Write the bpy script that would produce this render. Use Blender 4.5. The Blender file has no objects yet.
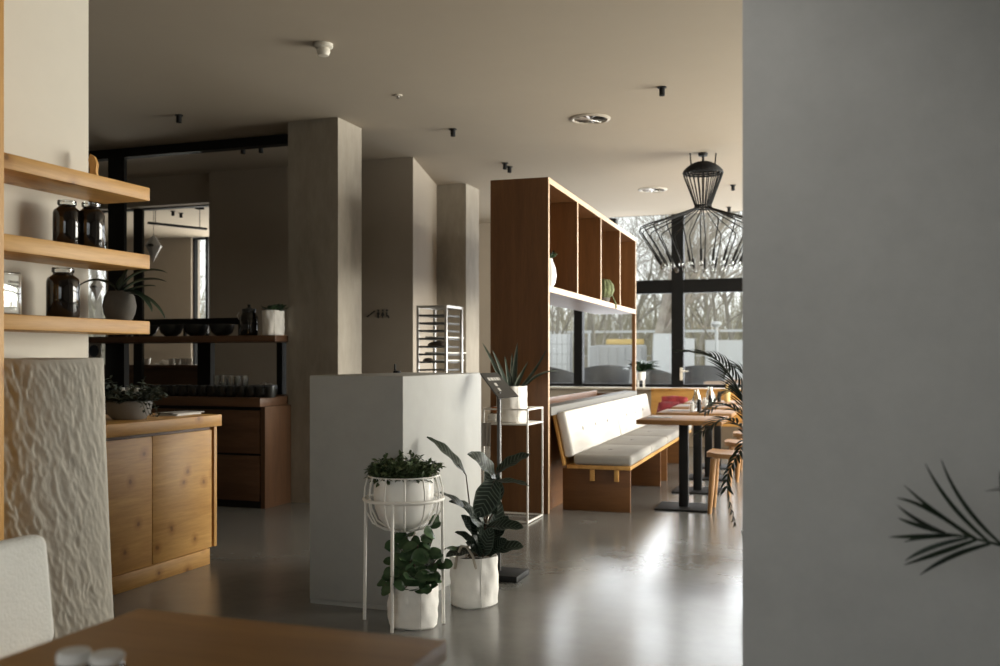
import bpy, bmesh, math, random
from mathutils import Vector, Matrix, noise
random.seed(7)
PI = math.pi
col = bpy.context.scene.collection

# ------------------------------------------------------------------ camera frame (used to measure places)
TH = math.radians(19.28); SN, CS = math.sin(TH), math.cos(TH)
FL, HZ, EYE = 972.2, 358.0, 1.25
RIGHT = Vector((CS, SN, 0)); FWD = Vector((-SN, CS, 0)); UP = Vector((0, 0, 1))
CZ = 3.30                                     # ceiling height
def P(px, py, d):
    u = (px - 500) / FL
    return Vector((d * (-SN + CS * u), d * (CS + SN * u), EYE + d * (HZ - py) / FL))
def floor_at(px, py):
    return P(px, py, EYE * FL / (py - HZ))
def x_at(px, Y):
    u = (px - 500) / FL
    return Y * (-SN + CS * u) / (CS + SN * u)
def y_at(px, X):
    u = (px - 500) / FL
    return X * (CS + SN * u) / (-SN + CS * u)
def ceil_at(px, py):
    p = P(px, py, (CZ - EYE) * FL / (HZ - py)); return p

# ------------------------------------------------------------------ mesh builder
class MB:
    def __init__(s):
        s.bm = bmesh.new(); s.uv = s.bm.loops.layers.uv.new('UVMap')
    def box(s, x0, x1, y0, y1, z0, z1, bev=0.0, seg=2, mat=None):
        M = Matrix.Translation(((x0+x1)/2, (y0+y1)/2, (z0+z1)/2)) @ Matrix.Diagonal((abs(x1-x0), abs(y1-y0), abs(z1-z0), 1))
        if mat is not None: M = mat @ M
        r = bmesh.ops.create_cube(s.bm, size=1, matrix=M)
        if bev > 0:
            es = list({e for v in r['verts'] for e in v.link_edges})
            bmesh.ops.bevel(s.bm, geom=es, offset=bev, segments=seg, affect='EDGES', profile=0.5)
        return s
    def ribbon(s, pts, w, n):
        pts = [Vector(p) for p in pts]; m = 10; rows = []
        a, b, c = pts
        for i in range(m+1):
            t = i/m; p = a*(1-t)**2 + b*2*t*(1-t) + c*t*t; d = (b-a)*(1-t) + (c-b)*t
            sd = d.cross(Vector(n)).normalized(); h = w*.5*max(.04, math.sin(PI*min(1, .12+.88*t)))**.7
            nn = sd.cross(d).normalized()
            rows.append([s.bm.verts.new(p - sd*h + nn*h*.3), s.bm.verts.new(p), s.bm.verts.new(p + sd*h + nn*h*.3)])
        for A, B in zip(rows, rows[1:]):
            for k in (0, 1): s.bm.faces.new((A[k], A[k+1], B[k+1], B[k]))
        return s
    def tube(s, pts, r, seg=8, closed=False, cap=True):
        pts = [Vector(p) for p in pts]; n = len(pts)
        rr = r if isinstance(r, (list, tuple)) else [r]*n
        rings = []; prev = None
        for i, p in enumerate(pts):
            if closed: t = pts[(i+1) % n] - pts[i-1]
            else: t = pts[min(i+1, n-1)] - pts[max(i-1, 0)]
            if t.length < 1e-9: t = Vector((0, 0, 1))
            t.normalize()
            if prev is None:
                a = Vector((0, 0, 1)) if abs(t.z) < .9 else Vector((1, 0, 0))
                prev = t.cross(a).normalized()
            else:
                prev = prev - t * prev.dot(t)
                prev = prev.normalized() if prev.length > 1e-6 else t.orthogonal().normalized()
            b = t.cross(prev)
            rings.append([s.bm.verts.new(p + (prev*math.cos(2*PI*k/seg) + b*math.sin(2*PI*k/seg)) * rr[i]) for k in range(seg)])
        m = n if closed else n-1
        for i in range(m):
            A, B = rings[i], rings[(i+1) % n]
            for k in range(seg):
                s.bm.faces.new((A[k], A[(k+1) % seg], B[(k+1) % seg], B[k]))
        if cap and not closed:
            s.bm.faces.new(rings[0][::-1]); s.bm.faces.new(rings[-1])
        return s
    def lathe(s, prof, c=(0, 0, 0), seg=32, wob=None):
        c = Vector(c); rings = []
        for (r, z) in prof:
            if r < 1e-6: rings.append([s.bm.verts.new(c + Vector((0, 0, z)))])
            else:
                ring = []
                for k in range(seg):
                    a = 2*PI*k/seg; q = r + (wob(a, z) if wob else 0)
                    ring.append(s.bm.verts.new(c + Vector((q*math.cos(a), q*math.sin(a), z))))
                rings.append(ring)
        for A, B in zip(rings, rings[1:]):
            for k in range(seg):
                k2 = (k+1) % seg
                if len(A) == 1 and len(B) == 1: continue
                if len(A) == 1: s.bm.faces.new((A[0], B[k2], B[k]))
                elif len(B) == 1: s.bm.faces.new((A[k], A[k2], B[0]))
                else: s.bm.faces.new((A[k], A[k2], B[k2], B[k]))
        return s
    def prism(s, poly, z0, z1, mat=None):
        M = mat or Matrix.Identity(4)
        a = [s.bm.verts.new(M @ Vector((x, y, z0))) for x, y in poly]
        b = [s.bm.verts.new(M @ Vector((x, y, z1))) for x, y in poly]
        n = len(poly)
        for k in range(n): s.bm.faces.new((a[k], a[(k+1) % n], b[(k+1) % n], b[k]))
        s.bm.faces.new(a[::-1]); s.bm.faces.new(b)
        return s
    def grid(s, f, nu, nv):
        vs = [[s.bm.verts.new(f(i/nu, j/nv)) for j in range(nv+1)] for i in range(nu+1)]
        for i in range(nu):
            for j in range(nv):
                fa = s.bm.faces.new((vs[i][j], vs[i+1][j], vs[i+1][j+1], vs[i][j+1]))
                for l, (a, b) in zip(fa.loops, ((i, j), (i+1, j), (i+1, j+1), (i, j+1))): l[s.uv].uv = (a/nu, b/nv)
        return s
    def leaf(s, p, d, n, L, W, curve=0.4, fold=0.15, seg=7, pw=1.0, peak=0.45, twist=0.0, wave=0.0):
        """blade from p along d, upper side n; bends away from n by curve radians"""
        p = Vector(p); d = Vector(d).normalized(); n = Vector(n)
        n = (n - d*n.dot(d)); n = n.normalized() if n.length > 1e-5 else d.orthogonal().normalized()
        rows = []
        for i in range(seg+1):
            t = i/seg
            side = d.cross(n).normalized()
            x = t**(math.log(.5)/math.log(peak))
            w = W*.5*max(0.0, math.sin(PI*min(max(x, 0), 1)))**pw
            if i == 0: w = W*.04
            if i == seg: w = W*.01
            wv = n * (math.sin(t*17)*wave*W)
            rows.append((s.bm.verts.new(p - side*w + n*w*fold*2 + wv), s.bm.verts.new(p), s.bm.verts.new(p + side*w + n*w*fold*2 - wv)))
            p = p + d*(L/seg)
            R = Matrix.Rotation(-curve/seg, 3, side)
            d = (R @ d).normalized(); n = (R @ n).normalized()
            if twist:
                T = Matrix.Rotation(twist/seg, 3, d); n = T @ n
        for i in range(seg):
            A, B = rows[i], rows[i+1]
            for k in (0, 1):
                f = s.bm.faces.new((A[k], A[k+1], B[k+1], B[k]))
                for l, uv in zip(f.loops, ((k*.5, i/seg), ((k+1)*.5, i/seg), ((k+1)*.5, (i+1)/seg), (k*.5, (i+1)/seg))): l[s.uv].uv = uv
        return s
    def disc(s, c, r, seg=24, mat=None):
        M = mat or Matrix.Translation(Vector(c))
        vs = [s.bm.verts.new(M @ Vector((r*math.cos(2*PI*k/seg), r*math.sin(2*PI*k/seg), 0))) for k in range(seg)]
        s.bm.faces.new(vs); return s
    def build(s, name, mat, parent=None, loc=(0, 0, 0), rz=0.0, off=None, smooth=True, ang=38, recalc=True):
        bm = s.bm
        if off is not None: bmesh.ops.translate(bm, verts=bm.verts[:], vec=-Vector(off))
        if recalc: bmesh.ops.recalc_face_normals(bm, faces=bm.faces[:])
        if smooth:
            lim = math.radians(ang)
            for f in bm.faces: f.smooth = True
            for e in bm.edges:
                if len(e.link_faces) == 2 and e.calc_face_angle(0) > lim: e.smooth = False
        me = bpy.data.meshes.new(name); bm.to_mesh(me); bm.free()
        me.materials.append(mat)
        o = bpy.data.objects.new(name, me); col.objects.link(o)
        o.location = loc; o.rotation_euler = (0, 0, rz)
        if parent is not None: o.parent = parent
        return o

def tag(o, label=None, cat=None, group=None, kind=None):
    if label: o['label'] = label
    if cat: o['category'] = cat
    if group: o['group'] = group
    if kind: o['kind'] = kind
    return o
def thing(name, label, cat, loc=(0, 0, 0), rz=0.0, group=None):
    o = bpy.data.objects.new(name, None); col.objects.link(o)
    o.empty_display_size = .1
    o.location = loc; o.rotation_euler = (0, 0, rz)
    return tag(o, label, cat, group)
def copy_tree(o, parent=None):
    c = o.copy(); col.objects.link(c)
    if parent is not None: c.parent = parent
    for ch in list(o.children): copy_tree(ch, c)
    return c
def dup(o, loc, rz=None, label=None, scale=None):
    c = copy_tree(o); c.location = loc
    if rz is not None: c.rotation_euler = (0, 0, rz)
    if label: c['label'] = label
    if scale: c.scale = (scale,)*3 if not isinstance(scale, tuple) else scale
    return c
def struct(o, label=None):
    o['kind'] = 'structure'
    if label: o['label'] = label
    return o

# ------------------------------------------------------------------ materials
def newmat(name):
    m = bpy.data.materials.new(name); m.use_nodes = True
    nt = m.node_tree; b = nt.nodes['Principled BSDF']
    return m, nt, b
def N(nt, t, **kw):
    n = nt.nodes.new(t)
    for k, v in kw.items():
        if k in n.inputs: n.inputs[k].default_value = v
        else: setattr(n, k, v)
    return n
def rgba(c): return (c[0], c[1], c[2], 1)
def ramp(nt, stops):
    r = nt.nodes.new('ShaderNodeValToRGB'); e = r.color_ramp.elements
    while len(e) < len(stops): e.new(.5)
    for q, (p, c) in zip(e, stops): q.position = p; q.color = rgba(c)
    return r
def plain(name, c, rough=.5, metal=0.0, spec=.5, bump=0.0, bscale=40, var=0.0, vscale=6):
    m, nt, b = newmat(name)
    b.inputs['Base Color'].default_value = rgba(c); b.inputs['Roughness'].default_value = rough
    b.inputs['Metallic'].default_value = metal; b.inputs['Specular IOR Level'].default_value = spec
    if bump or var:
        tc = N(nt, 'ShaderNodeTexCoord')
    if var:
        nz = N(nt, 'ShaderNodeTexNoise', Scale=vscale, Detail=5.0, Roughness=.6); nt.links.new(tc.outputs['Object'], nz.inputs['Vector'])
        r = ramp(nt, [(.3, [x*(1-var) for x in c]), (.7, [min(1, x*(1+var)) for x in c])])
        nt.links.new(nz.outputs['Fac'], r.inputs['Fac']); nt.links.new(r.outputs['Color'], b.inputs['Base Color'])
    if bump:
        nb = N(nt, 'ShaderNodeTexNoise', Scale=bscale, Detail=4.0); nt.links.new(tc.outputs['Object'], nb.inputs['Vector'])
        bp = N(nt, 'ShaderNodeBump', Strength=bump, Distance=.01); nt.links.new(nb.outputs['Fac'], bp.inputs['Height'])
        nt.links.new(bp.outputs['Normal'], b.inputs['Normal'])
    return m
def wood(name, c1, c2, axis='x', rough=.45, knots=True, fine=1.0):
    m, nt, b = newmat(name)
    tc = N(nt, 'ShaderNodeTexCoord'); oi = N(nt, 'ShaderNodeObjectInfo')
    add = N(nt, 'ShaderNodeVectorMath', operation='ADD')
    nt.links.new(tc.outputs['Object'], add.inputs[0]); nt.links.new(oi.outputs['Random'], add.inputs[1])
    mp = N(nt, 'ShaderNodeMapping'); sc = {'x': (.35, 4, 4), 'y': (4, .35, 4), 'z': (4, 4, .35)}[axis]
    mp.inputs['Scale'].default_value = [q*fine for q in sc]; nt.links.new(add.outputs[0], mp.inputs['Vector'])
    n1 = N(nt, 'ShaderNodeTexNoise', Scale=3.0, Detail=8.0, Roughness=.62, Distortion=.5); nt.links.new(mp.outputs[0], n1.inputs['Vector'])
    n2 = N(nt, 'ShaderNodeTexNoise', Scale=22.0, Detail=4.0, Roughness=.6); nt.links.new(mp.outputs[0], n2.inputs['Vector'])
    r1 = ramp(nt, [(.33, c2), (.5, [(a+q)/2 for a, q in zip(c1, c2)]), (.66, c1)]); nt.links.new(n1.outputs['Fac'], r1.inputs['Fac'])
    r2 = ramp(nt, [(.35, (.84, .80, .74)), (.6, (1, 1, 1))]); nt.links.new(n2.outputs['Fac'], r2.inputs['Fac'])
    mx = N(nt, 'ShaderNodeMix', data_type='RGBA', blend_type='MULTIPLY'); mx.inputs[0].default_value = .7
    nt.links.new(r1.outputs['Color'], mx.inputs[6]); nt.links.new(r2.outputs['Color'], mx.inputs[7])
    last = mx.outputs[2]
    if knots:
        vm = N(nt, 'ShaderNodeMapping'); vm.inputs['Scale'].default_value = {'x': (3.2, 5, 5), 'y': (5, 3.2, 5), 'z': (5, 5, 3.2)}[axis]
        nt.links.new(add.outputs[0], vm.inputs['Vector'])
        vm.inputs['Scale'].default_value = (1, 1, 1)
        sx = N(nt, 'ShaderNodeSeparateXYZ'); nt.links.new(vm.outputs[0], sx.inputs[0])
        ia = 'xyz'.index(axis); o1, o2 = [q for q in range(3) if q != ia]
        sm = N(nt, 'ShaderNodeMath', operation='ADD'); nt.links.new(sx.outputs[o1], sm.inputs[0]); nt.links.new(sx.outputs[o2], sm.inputs[1])
        cb = N(nt, 'ShaderNodeCombineXYZ'); nt.links.new(sx.outputs[ia], cb.inputs[0]); nt.links.new(sm.outputs[0], cb.inputs[1])
        nd = N(nt, 'ShaderNodeTexNoise', Scale=9.0, Detail=2.0); nt.links.new(vm.outputs[0], nd.inputs['Vector'])
        vd = N(nt, 'ShaderNodeVectorMath', operation='MULTIPLY_ADD'); nt.links.new(nd.outputs['Color'], vd.inputs[0]); vd.inputs[1].default_value = (.04, .03, 0); nt.links.new(cb.outputs[0], vd.inputs[2])
        vo = N(nt, 'ShaderNodeTexVoronoi', Scale=4.2, Randomness=1.0); vo.voronoi_dimensions = '2D'; nt.links.new(vd.outputs[0], vo.inputs['Vector'])
        rk = ramp(nt, [(.03, (.30, .21, .14)), (.07, (.70, .60, .50)), (.2, (1, 1, 1))]); nt.links.new(vo.outputs['Distance'], rk.inputs['Fac'])
        m2 = N(nt, 'ShaderNodeMix', data_type='RGBA', blend_type='MULTIPLY'); m2.inputs[0].default_value = .8
        nt.links.new(last, m2.inputs[6]); nt.links.new(rk.outputs['Color'], m2.inputs[7]); last = m2.outputs[2]
    nt.links.new(last, b.inputs['Base Color'])
    bp = N(nt, 'ShaderNodeBump', Strength=.12, Distance=.004); nt.links.new(n2.outputs['Fac'], bp.inputs['Height']); nt.links.new(bp.outputs['Normal'], b.inputs['Normal'])
    b.inputs['Roughness'].default_value = rough; b.inputs['Specular IOR Level'].default_value = .35
    return m
def concrete(name, c, amp=.16, s1=.8, s2=5.0, rough=.75, bump=.15, streak=False, spec=.4, seams=None):
    m, nt, b = newmat(name)
    tc = N(nt, 'ShaderNodeTexCoord'); mp = N(nt, 'ShaderNodeMapping'); nt.links.new(tc.outputs['Object'], mp.inputs['Vector'])
    if streak: mp.inputs['Scale'].default_value = (1.6, 1.6, .5)
    a = N(nt, 'ShaderNodeTexNoise', Scale=s1, Detail=6.0, Roughness=.6); d = N(nt, 'ShaderNodeTexNoise', Scale=s2, Detail=8.0, Roughness=.7)
    for q in (a, d): nt.links.new(mp.outputs[0], q.inputs['Vector'])
    mm = N(nt, 'ShaderNodeMix', data_type='FLOAT'); mm.inputs[0].default_value = .4
    nt.links.new(a.outputs['Fac'], mm.inputs[2]); nt.links.new(d.outputs['Fac'], mm.inputs[3])
    r = ramp(nt, [(.36, [x*(1-amp) for x in c]), (.5, c), (.64, [min(1, x*(1+amp)) for x in c])]); nt.links.new(mm.outputs[0], r.inputs['Fac'])
    nt.links.new(r.outputs['Color'], b.inputs['Base Color'])
    bp = N(nt, 'ShaderNodeBump', Strength=bump, Distance=.01); nt.links.new(d.outputs['Fac'], bp.inputs['Height']); nt.links.new(bp.outputs['Normal'], b.inputs['Normal'])
    rr = N(nt, 'ShaderNodeMapRange'); rr.inputs[3].default_value = rough-.06; rr.inputs[4].default_value = rough+.06
    nt.links.new(a.outputs['Fac'], rr.inputs[0]); nt.links.new(rr.outputs[0], b.inputs['Roughness'])
    b.inputs['Specular IOR Level'].default_value = spec
    return m
def leafmat(name, c1, c2, rough=.45, stripes=None, rim=None):
    m, nt, b = newmat(name)
    uv = N(nt, 'ShaderNodeUVMap'); sp = N(nt, 'ShaderNodeSeparateXYZ'); nt.links.new(uv.outputs[0], sp.inputs[0])
    tc = N(nt, 'ShaderNodeTexCoord'); nz = N(nt, 'ShaderNodeTexNoise', Scale=14.0, Detail=3.0); nt.links.new(tc.outputs['Object'], nz.inputs['Vector'])
    r = ramp(nt, [(.35, c1), (.65, c2)]); nt.links.new(nz.outputs['Fac'], r.inputs['Fac']); last = r.outputs['Color']
    ab = N(nt, 'ShaderNodeMath', operation='SUBTRACT'); nt.links.new(sp.outputs['X'], ab.inputs[0]); ab.inputs[1].default_value = .5
    a2 = N(nt, 'ShaderNodeMath', operation='ABSOLUTE'); nt.links.new(ab.outputs[0], a2.inputs[0])
    if stripes:
        mul = N(nt, 'ShaderNodeMath', operation='MULTIPLY'); nt.links.new(a2.outputs[0], mul.inputs[0]); mul.inputs[1].default_value = -.35
        ad = N(nt, 'ShaderNodeMath', operation='ADD'); nt.links.new(mul.outputs[0], ad.inputs[0]); nt.links.new(sp.outputs['Y'], ad.inputs[1])
        m3 = N(nt, 'ShaderNodeMath', operation='MULTIPLY'); nt.links.new(ad.outputs[0], m3.inputs[0]); m3.inputs[1].default_value = 62.0
        sn = N(nt, 'ShaderNodeMath', operation='SINE'); nt.links.new(m3.outputs[0], sn.inputs[0])
        rs = ramp(nt, [(.55, (0, 0, 0)), (.9, (1, 1, 1))]); nt.links.new(sn.outputs[0], rs.inputs['Fac'])
        mx = N(nt, 'ShaderNodeMix', data_type='RGBA'); nt.links.new(rs.outputs['Color'], mx.inputs[0]); nt.links.new(last, mx.inputs[6]); mx.inputs[7].default_value = rgba(stripes); last = mx.outputs[2]
    if rim:
        rr = ramp(nt, [(.40, (0, 0, 0)), (.47, (1, 1, 1))]); nt.links.new(a2.outputs[0], rr.inputs['Fac'])
        mx = N(nt, 'ShaderNodeMix', data_type='RGBA'); nt.links.new(rr.outputs['Color'], mx.inputs[0]); nt.links.new(last, mx.inputs[6]); mx.inputs[7].default_value = rgba(rim); last = mx.outputs[2]
    nt.links.new(last, b.inputs['Base Color']); b.inputs['Roughness'].default_value = rough; b.inputs['Specular IOR Level'].default_value = .25
    return m
def glassmat(name, tint=(1, 1, 1), refl=.08):
    m, nt, b = newmat(name); nt.nodes.remove(b)
    out = nt.nodes['Material Output']
    tr = N(nt, 'ShaderNodeBsdfTransparent'); tr.inputs[0].default_value = rgba(tint)
    gl = N(nt, 'ShaderNodeBsdfGlossy'); gl.inputs['Roughness'].default_value = .02
    lw = N(nt, 'ShaderNodeLayerWeight'); lw.inputs[0].default_value = .25
    mr = N(nt, 'ShaderNodeMapRange'); mr.inputs[3].default_value = refl*.5; mr.inputs[4].default_value = min(1, refl*6)
    nt.links.new(lw.outputs['Fresnel'], mr.inputs[0])
    mx = N(nt, 'ShaderNodeMixShader'); nt.links.new(mr.outputs[0], mx.inputs[0]); nt.links.new(tr.outputs[0], mx.inputs[1]); nt.links.new(gl.outputs[0], mx.inputs[2])
    nt.links.new(mx.outputs[0], out.inputs['Surface'])
    return m

OAK_A, OAK_B = (.63, .36, .115), (.45, .235, .062)
M = dict(
    plaster=concrete('warm_plaster', (.66, .62, .54), amp=.03, rough=.85, bump=.05),
    beige=concrete('beige_plaster', (.355, .305, .245), amp=.04, rough=.85, bump=.05),
    ceil=concrete('ceiling_paint', (.37, .315, .245), amp=.02, rough=.9, bump=.02),
    grey=concrete('grey_render', (.40, .395, .38), amp=.10, s1=1.1, s2=7, rough=.8, bump=.12),
    col=concrete('fair_concrete', (.31, .275, .225), amp=.24, s1=1.3, s2=6, rough=.8, bump=.15, streak=True),
    podium=concrete('podium_concrete', (.335, .333, .315), amp=.07, s1=1.5, s2=9, rough=.6, bump=.06),
    floor=concrete('polished_screed', (.175, .172, .160), amp=.2, s1=.7, s2=3.5, rough=.21, bump=0.0, spec=.9),
    stone=concrete('hewn_stone', (.50, .47, .41), amp=.07, s1=2.5, s2=16, rough=.9, bump=.2),
    oakx=wood('oak_along_x', OAK_A, OAK_B, 'x'), oaky=wood('oak_along_y', OAK_A, OAK_B, 'y'), oakz=wood('oak_along_z', OAK_A, OAK_B, 'z'),
    veneerz=wood('oak_veneer_z', (.165, .072, .023), (.12, .049, .014), 'z', knots=False), veneery=wood('oak_veneer_y', (.165, .072, .023), (.12, .049, .014), 'y', knots=False),
    veneerx=wood('oak_veneer_x', (.165, .072, .023), (.12, .049, .014), 'x', knots=False),
    tablex=wood('table_oak', (.33, .175, .065), (.25, .125, .042), 'x', rough=.62, knots=False),
    edge=plain('oak_edge_band', (.62, .44, .28), .5, var=.08),
    dwoodx=wood('dark_oak_x', (.13, .066, .034), (.085, .042, .022), 'x', knots=False), dwoodz=wood('dark_oak_z', (.13, .066, .034), (.085, .042, .022), 'z', knots=False),
    black=plain('black_steel', (.011, .011, .011), .6, spec=.2), frame=plain('dark_window_frame', (.006, .006, .006), .6, spec=.15),
    blackw=plain('black_wire', (.008, .008, .008), .6, spec=.2), white=plain('white_steel', (.80, .775, .73), .45),
    anthr=plain('anthracite_metal', (.055, .053, .05), .45), steel=plain('brushed_steel', (.55, .53, .50), .35, metal=.9),
    ceramic=plain('white_ceramic', (.88, .865, .83), .3, bump=.03, bscale=20), paper=plain('washable_paper', (.87, .845, .80), .75, bump=.5, bscale=9, var=.04),
    soil=plain('potting_soil', (.03, .022, .016), .95, bump=.8, bscale=60), greypot=plain('grey_stoneware', (.085, .075, .06), .75, bump=.2, bscale=30, var=.25),
    greybowl=plain('grey_bowl_glaze', (.26, .255, .245), .6, var=.08), darkware=plain('dark_stoneware', (.022, .024, .024), .35),
    darkglass=plain('dark_brown_glass', (.008, .006, .005), .06, spec=.7), clear=glassmat('clear_glass', (.92, .94, .94), .22), pane=glassmat('window_glass', (.95, .97, .97), .05),
    fabric=plain('pale_fabric', (.68, .655, .62), .9, bump=.25, bscale=220, var=.03, vscale=3), fabricd=plain('grey_fabric', (.34, .325, .30), .9, bump=.25, bscale=220, var=.06, vscale=3),
    button=plain('fabric_button', (.25, .24, .23), .85), red=plain('red_fabric', (.16, .014, .02), .85, bump=.4, bscale=12, var=.35, vscale=9),
    red2=plain('bright_red_fabric', (.30, .03, .036), .85, bump=.4, bscale=12, var=.4, vscale=12),
    paperw=plain('white_paper', (.72, .70, .66), .8), paperg=plain('grey_paper', (.36, .34, .32), .8), ink=plain('dark_ink', (.03, .03, .03), .7), blue=plain('slate_blue_print', (.10, .13, .18), .7),
    copper=plain('copper_metal', (.45, .18, .07), .3, metal=.8), bread=plain('dark_crust', (.035, .022, .014), .8, bump=.5, bscale=20),
    leafd=leafmat('dark_leaf', (.012, .028, .014), (.028, .052, .022), .32), herb=leafmat('herb_leaf', (.045, .075, .032), (.11, .145, .07), .5),
    calathea=leafmat('calathea_leaf', (.005, .011, .007), (.011, .02, .012), .42, stripes=(.075, .10, .075), rim=(.05, .07, .05)),
    rubber=leafmat('round_leaf', (.028, .06, .028), (.065, .11, .05), .25, rim=(.06, .09, .045)),
    agave=leafmat('agave_leaf', (.04, .058, .042), (.085, .105, .08), .5, rim=(.20, .20, .15)),
    strap=leafmat('strap_leaf', (.014, .026, .015), (.03, .045, .026), .45), trail=leafmat('trailing_leaf', (.035, .045, .035), (.10, .12, .10), .55),
    palm=leafmat('palm_leaf', (.008, .016, .009), (.018, .03, .016), .45), stem=plain('green_stem', (.05, .06, .03), .6), brownstem=plain('brown_stem', (.07, .045, .028), .8),
    cactus=plain('cactus_skin', (.12, .14, .06), .8, bump=.8, bscale=60, var=.3, vscale=20), bark=plain('grey_bark', (.27, .245, .205), .9, bump=.5, bscale=14, var=.2),
    barkl=plain('pale_bark', (.40, .36, .31), .9, bump=.5, bscale=14, var=.2),
    lawn=plain('winter_ground', (.22, .215, .15), .95, bump=.6, bscale=8, var=.25, vscale=1.5), outgrey=plain('grey_container_paint', (.38, .385, .39), .7), outwhite=plain('white_tarpaulin', (.60, .61, .62), .7, bump=.2, bscale=4),
    yellow=plain('yellow_timber', (.62, .45, .18), .7), wicker=plain('grey_wicker', (.10, .10, .105), .8, bump=.6, bscale=90), pinkwood=plain('pale_chair_wood', (.40, .27, .19), .6),
    sensor=plain('white_plastic', (.62, .58, .50), .5), vent=plain('vent_white', (.42, .37, .30), .5), bulb=plain('opal_glass_bulb', (.75, .73, .68), .15),
)

# ------------------------------------------------------------------ SETTING
XL, XR, YB, YF = -14.0, 3.5, -3.2, 13.87
def sbox(name, b, mat, bev=0, label=None, **k):
    x0, x1, y0, y1, z0, z1 = b; c = Vector(((x0+x1)/2, (y0+y1)/2, z0))
    return struct(MB().box(*b, bev=bev).build(name, mat, loc=c, off=c, **k), label)
sbox('floor', (XL, XR+.2, YB-.2, YF+.2, -.12, 0), M['floor'])
sbox('ceiling', (XL, XR+.2, YB-.2, YF+.045, CZ, CZ+.2), M['ceil'])
# far wall (with openings for windows)
xg0, xg1 = x_at(191, YF), -7.2          # strip window at the far left room
xw0, xw1 = -13.0, x_at(107, YF)
bm_ = MB()
for a, b_ in ((XL, xw0), (xw1, xg0), (xg1, -4.35)): bm_.box(a, b_, YF, YF+.25, 0, CZ)
bm_.box(xw0, xw1, YF, YF+.25, 0, .9); bm_.box(xg0, xg1, YF, YF+.25, 0, .5); bm_.box(-4.35, XR, YF, YF+.25, 0, .82)
struct(bm_.build('wall_far', M['beige'], off=(-5, YF, 0), loc=(-5, YF, 0)))
sbox('wall_left', (XL-.2, XL, YB, YF, 0, CZ), M['beige'])
# shelf wall (left foreground) and the room behind the camera
WX = -3.06
wallend = y_at(88.5, WX)
sbox('wall_shelf', (WX-.30, WX, YB, wallend, 0, CZ), M['plaster'])
bm_ = MB(); bm_.box(XL, -2.7, YB-.2, YB, 0, CZ); bm_.box(-2.7, 1.2, YB-.2, YB, 0, .5); bm_.box(-2.7, 1.2, YB-.2, YB, 3.0, CZ); bm_.box(1.2, XR, YB-.2, YB, 0, CZ)
struct(bm_.build('wall_back', M['plaster'], off=(0, YB, 0), loc=(0, YB, 0)))
bm_ = MB(); bm_.box(XR, XR+.2, YB, 6.4, 0, CZ); bm_.box(XR, XR+.2, 6.4, YF, 0, .12); bm_.box(XR, XR+.2, 6.4, YF, 3.15, CZ)
struct(bm_.build('wall_right', M['plaster'], off=(XR, 4, 0), loc=(XR, 4, 0)))
# grey rendered wall on the right
GY = 2.6; GX = x_at(742.5, GY)
sbox('wall_grey', (GX, XR, GY, GY+.30, 0, CZ), M['grey'])
# concrete columns and core
c1 = floor_at(288, 502); cx1 = x_at(338, c1.y)
cy1 = y_at(361.5, cx1)
sbox('column', (c1.x, cx1, c1.y, cy1, 0, CZ), M['col'], label='front concrete column beside the dark counter')
cy2 = P(413, 157, (CZ-EYE)*FL/(HZ-157)); cx2, Y2 = cy2.x, cy2.y
c3 = P(466, 183.5, (CZ-EYE)*FL/(HZ-183.5)); Y3 = c3.y; x3l = x_at(437, Y3); y3b = y_at(479, c3.x)
XWL = x_at(209, Y2)
struct(MB().prism([(XWL, Y2), (cx2, Y2), (x3l, Y3), (x3l, Y3+.3), (XWL, Y3+.3)], 0, CZ).build('wall_core', M['beige'], loc=(cx2, Y2, 0), off=(cx2, Y2, 0)))
sbox('column', (x3l, c3.x, Y3, y3b, 0, CZ), M['col'], label='rear concrete column behind the tray rack')
# bulkhead over the opening to the room behind
ob = (XL, XWL, Y2+.03, Y2+.15)
zb0 = P(190, 203, 0).z; dB = (Vector((x_at(190, Y2), Y2, 0))).dot(FWD); zb = EYE + (HZ-203)*dB/FL
sbox('trim_1', (XL, XWL, Y2+.03, Y2+.15, zb, CZ), M['beige'])

# ------------------------------------------------------------------ WINDOWS
def window(name, axis, a0, a1, at, z0, z1, verts, horiz, fw=.07, dep=.10, handle=None):
    """verts: [(centre, width)], horiz: [(z0, z1)]"""
    r = bpy.data.objects.new(name, None); col.objects.link(r); r['kind'] = 'structure'
    loc = ((a0+a1)/2, at, z0) if axis == 'x' else (at, (a0+a1)/2, z0); r.location = loc
    def bx(m, u0, u1, q0, q1, d0, d1):
        if axis == 'x': m.box(u0, u1, at+d0, at+d1, q0, q1)
        else: m.box(at+d0, at+d1, u0, u1, q0, q1)
    f = MB()
    bx(f, a0, a0+fw, z0, z1, 0, dep); bx(f, a1-fw, a1, z0, z1, 0, dep); bx(f, a0+fw, a1-fw, z0, z0+fw*.8, 0, dep); bx(f, a0+fw, a1-fw, z1-fw, z1, 0, dep)
    for (h0, h1) in horiz: bx(f, a0+fw, a1-fw, h0, h1, -.01, dep)
    for (c, w) in verts: bx(f, c-w/2, c+w/2, z0, z1, -.02, dep+.01)
    fo = f.build('frame', M['frame'], r, off=loc)
    g = MB(); bx(g, a0+fw*.5, a1-fw*.5, z0+fw*.4, z1-fw*.4, dep*.5-.004, dep*.5+.004)
    g.build('pane', M['pane'], r, off=loc)
    if handle:
        hx, hz = handle; h = MB()
        h.box(hx-.02, hx+.02, at-.032, at-.02, hz-.09, hz+.09, .004); h.tube([(hx, at-.03, hz+.04), (hx, at-.075, hz+.04), (hx+.10, at-.08, hz+.04)], .011, 10)
        h.build('handle', M['sensor'], r, off=loc)
    return r
dF = lambda px: Vector((x_at(px, YF), YF, 0)).dot(FWD)
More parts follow.
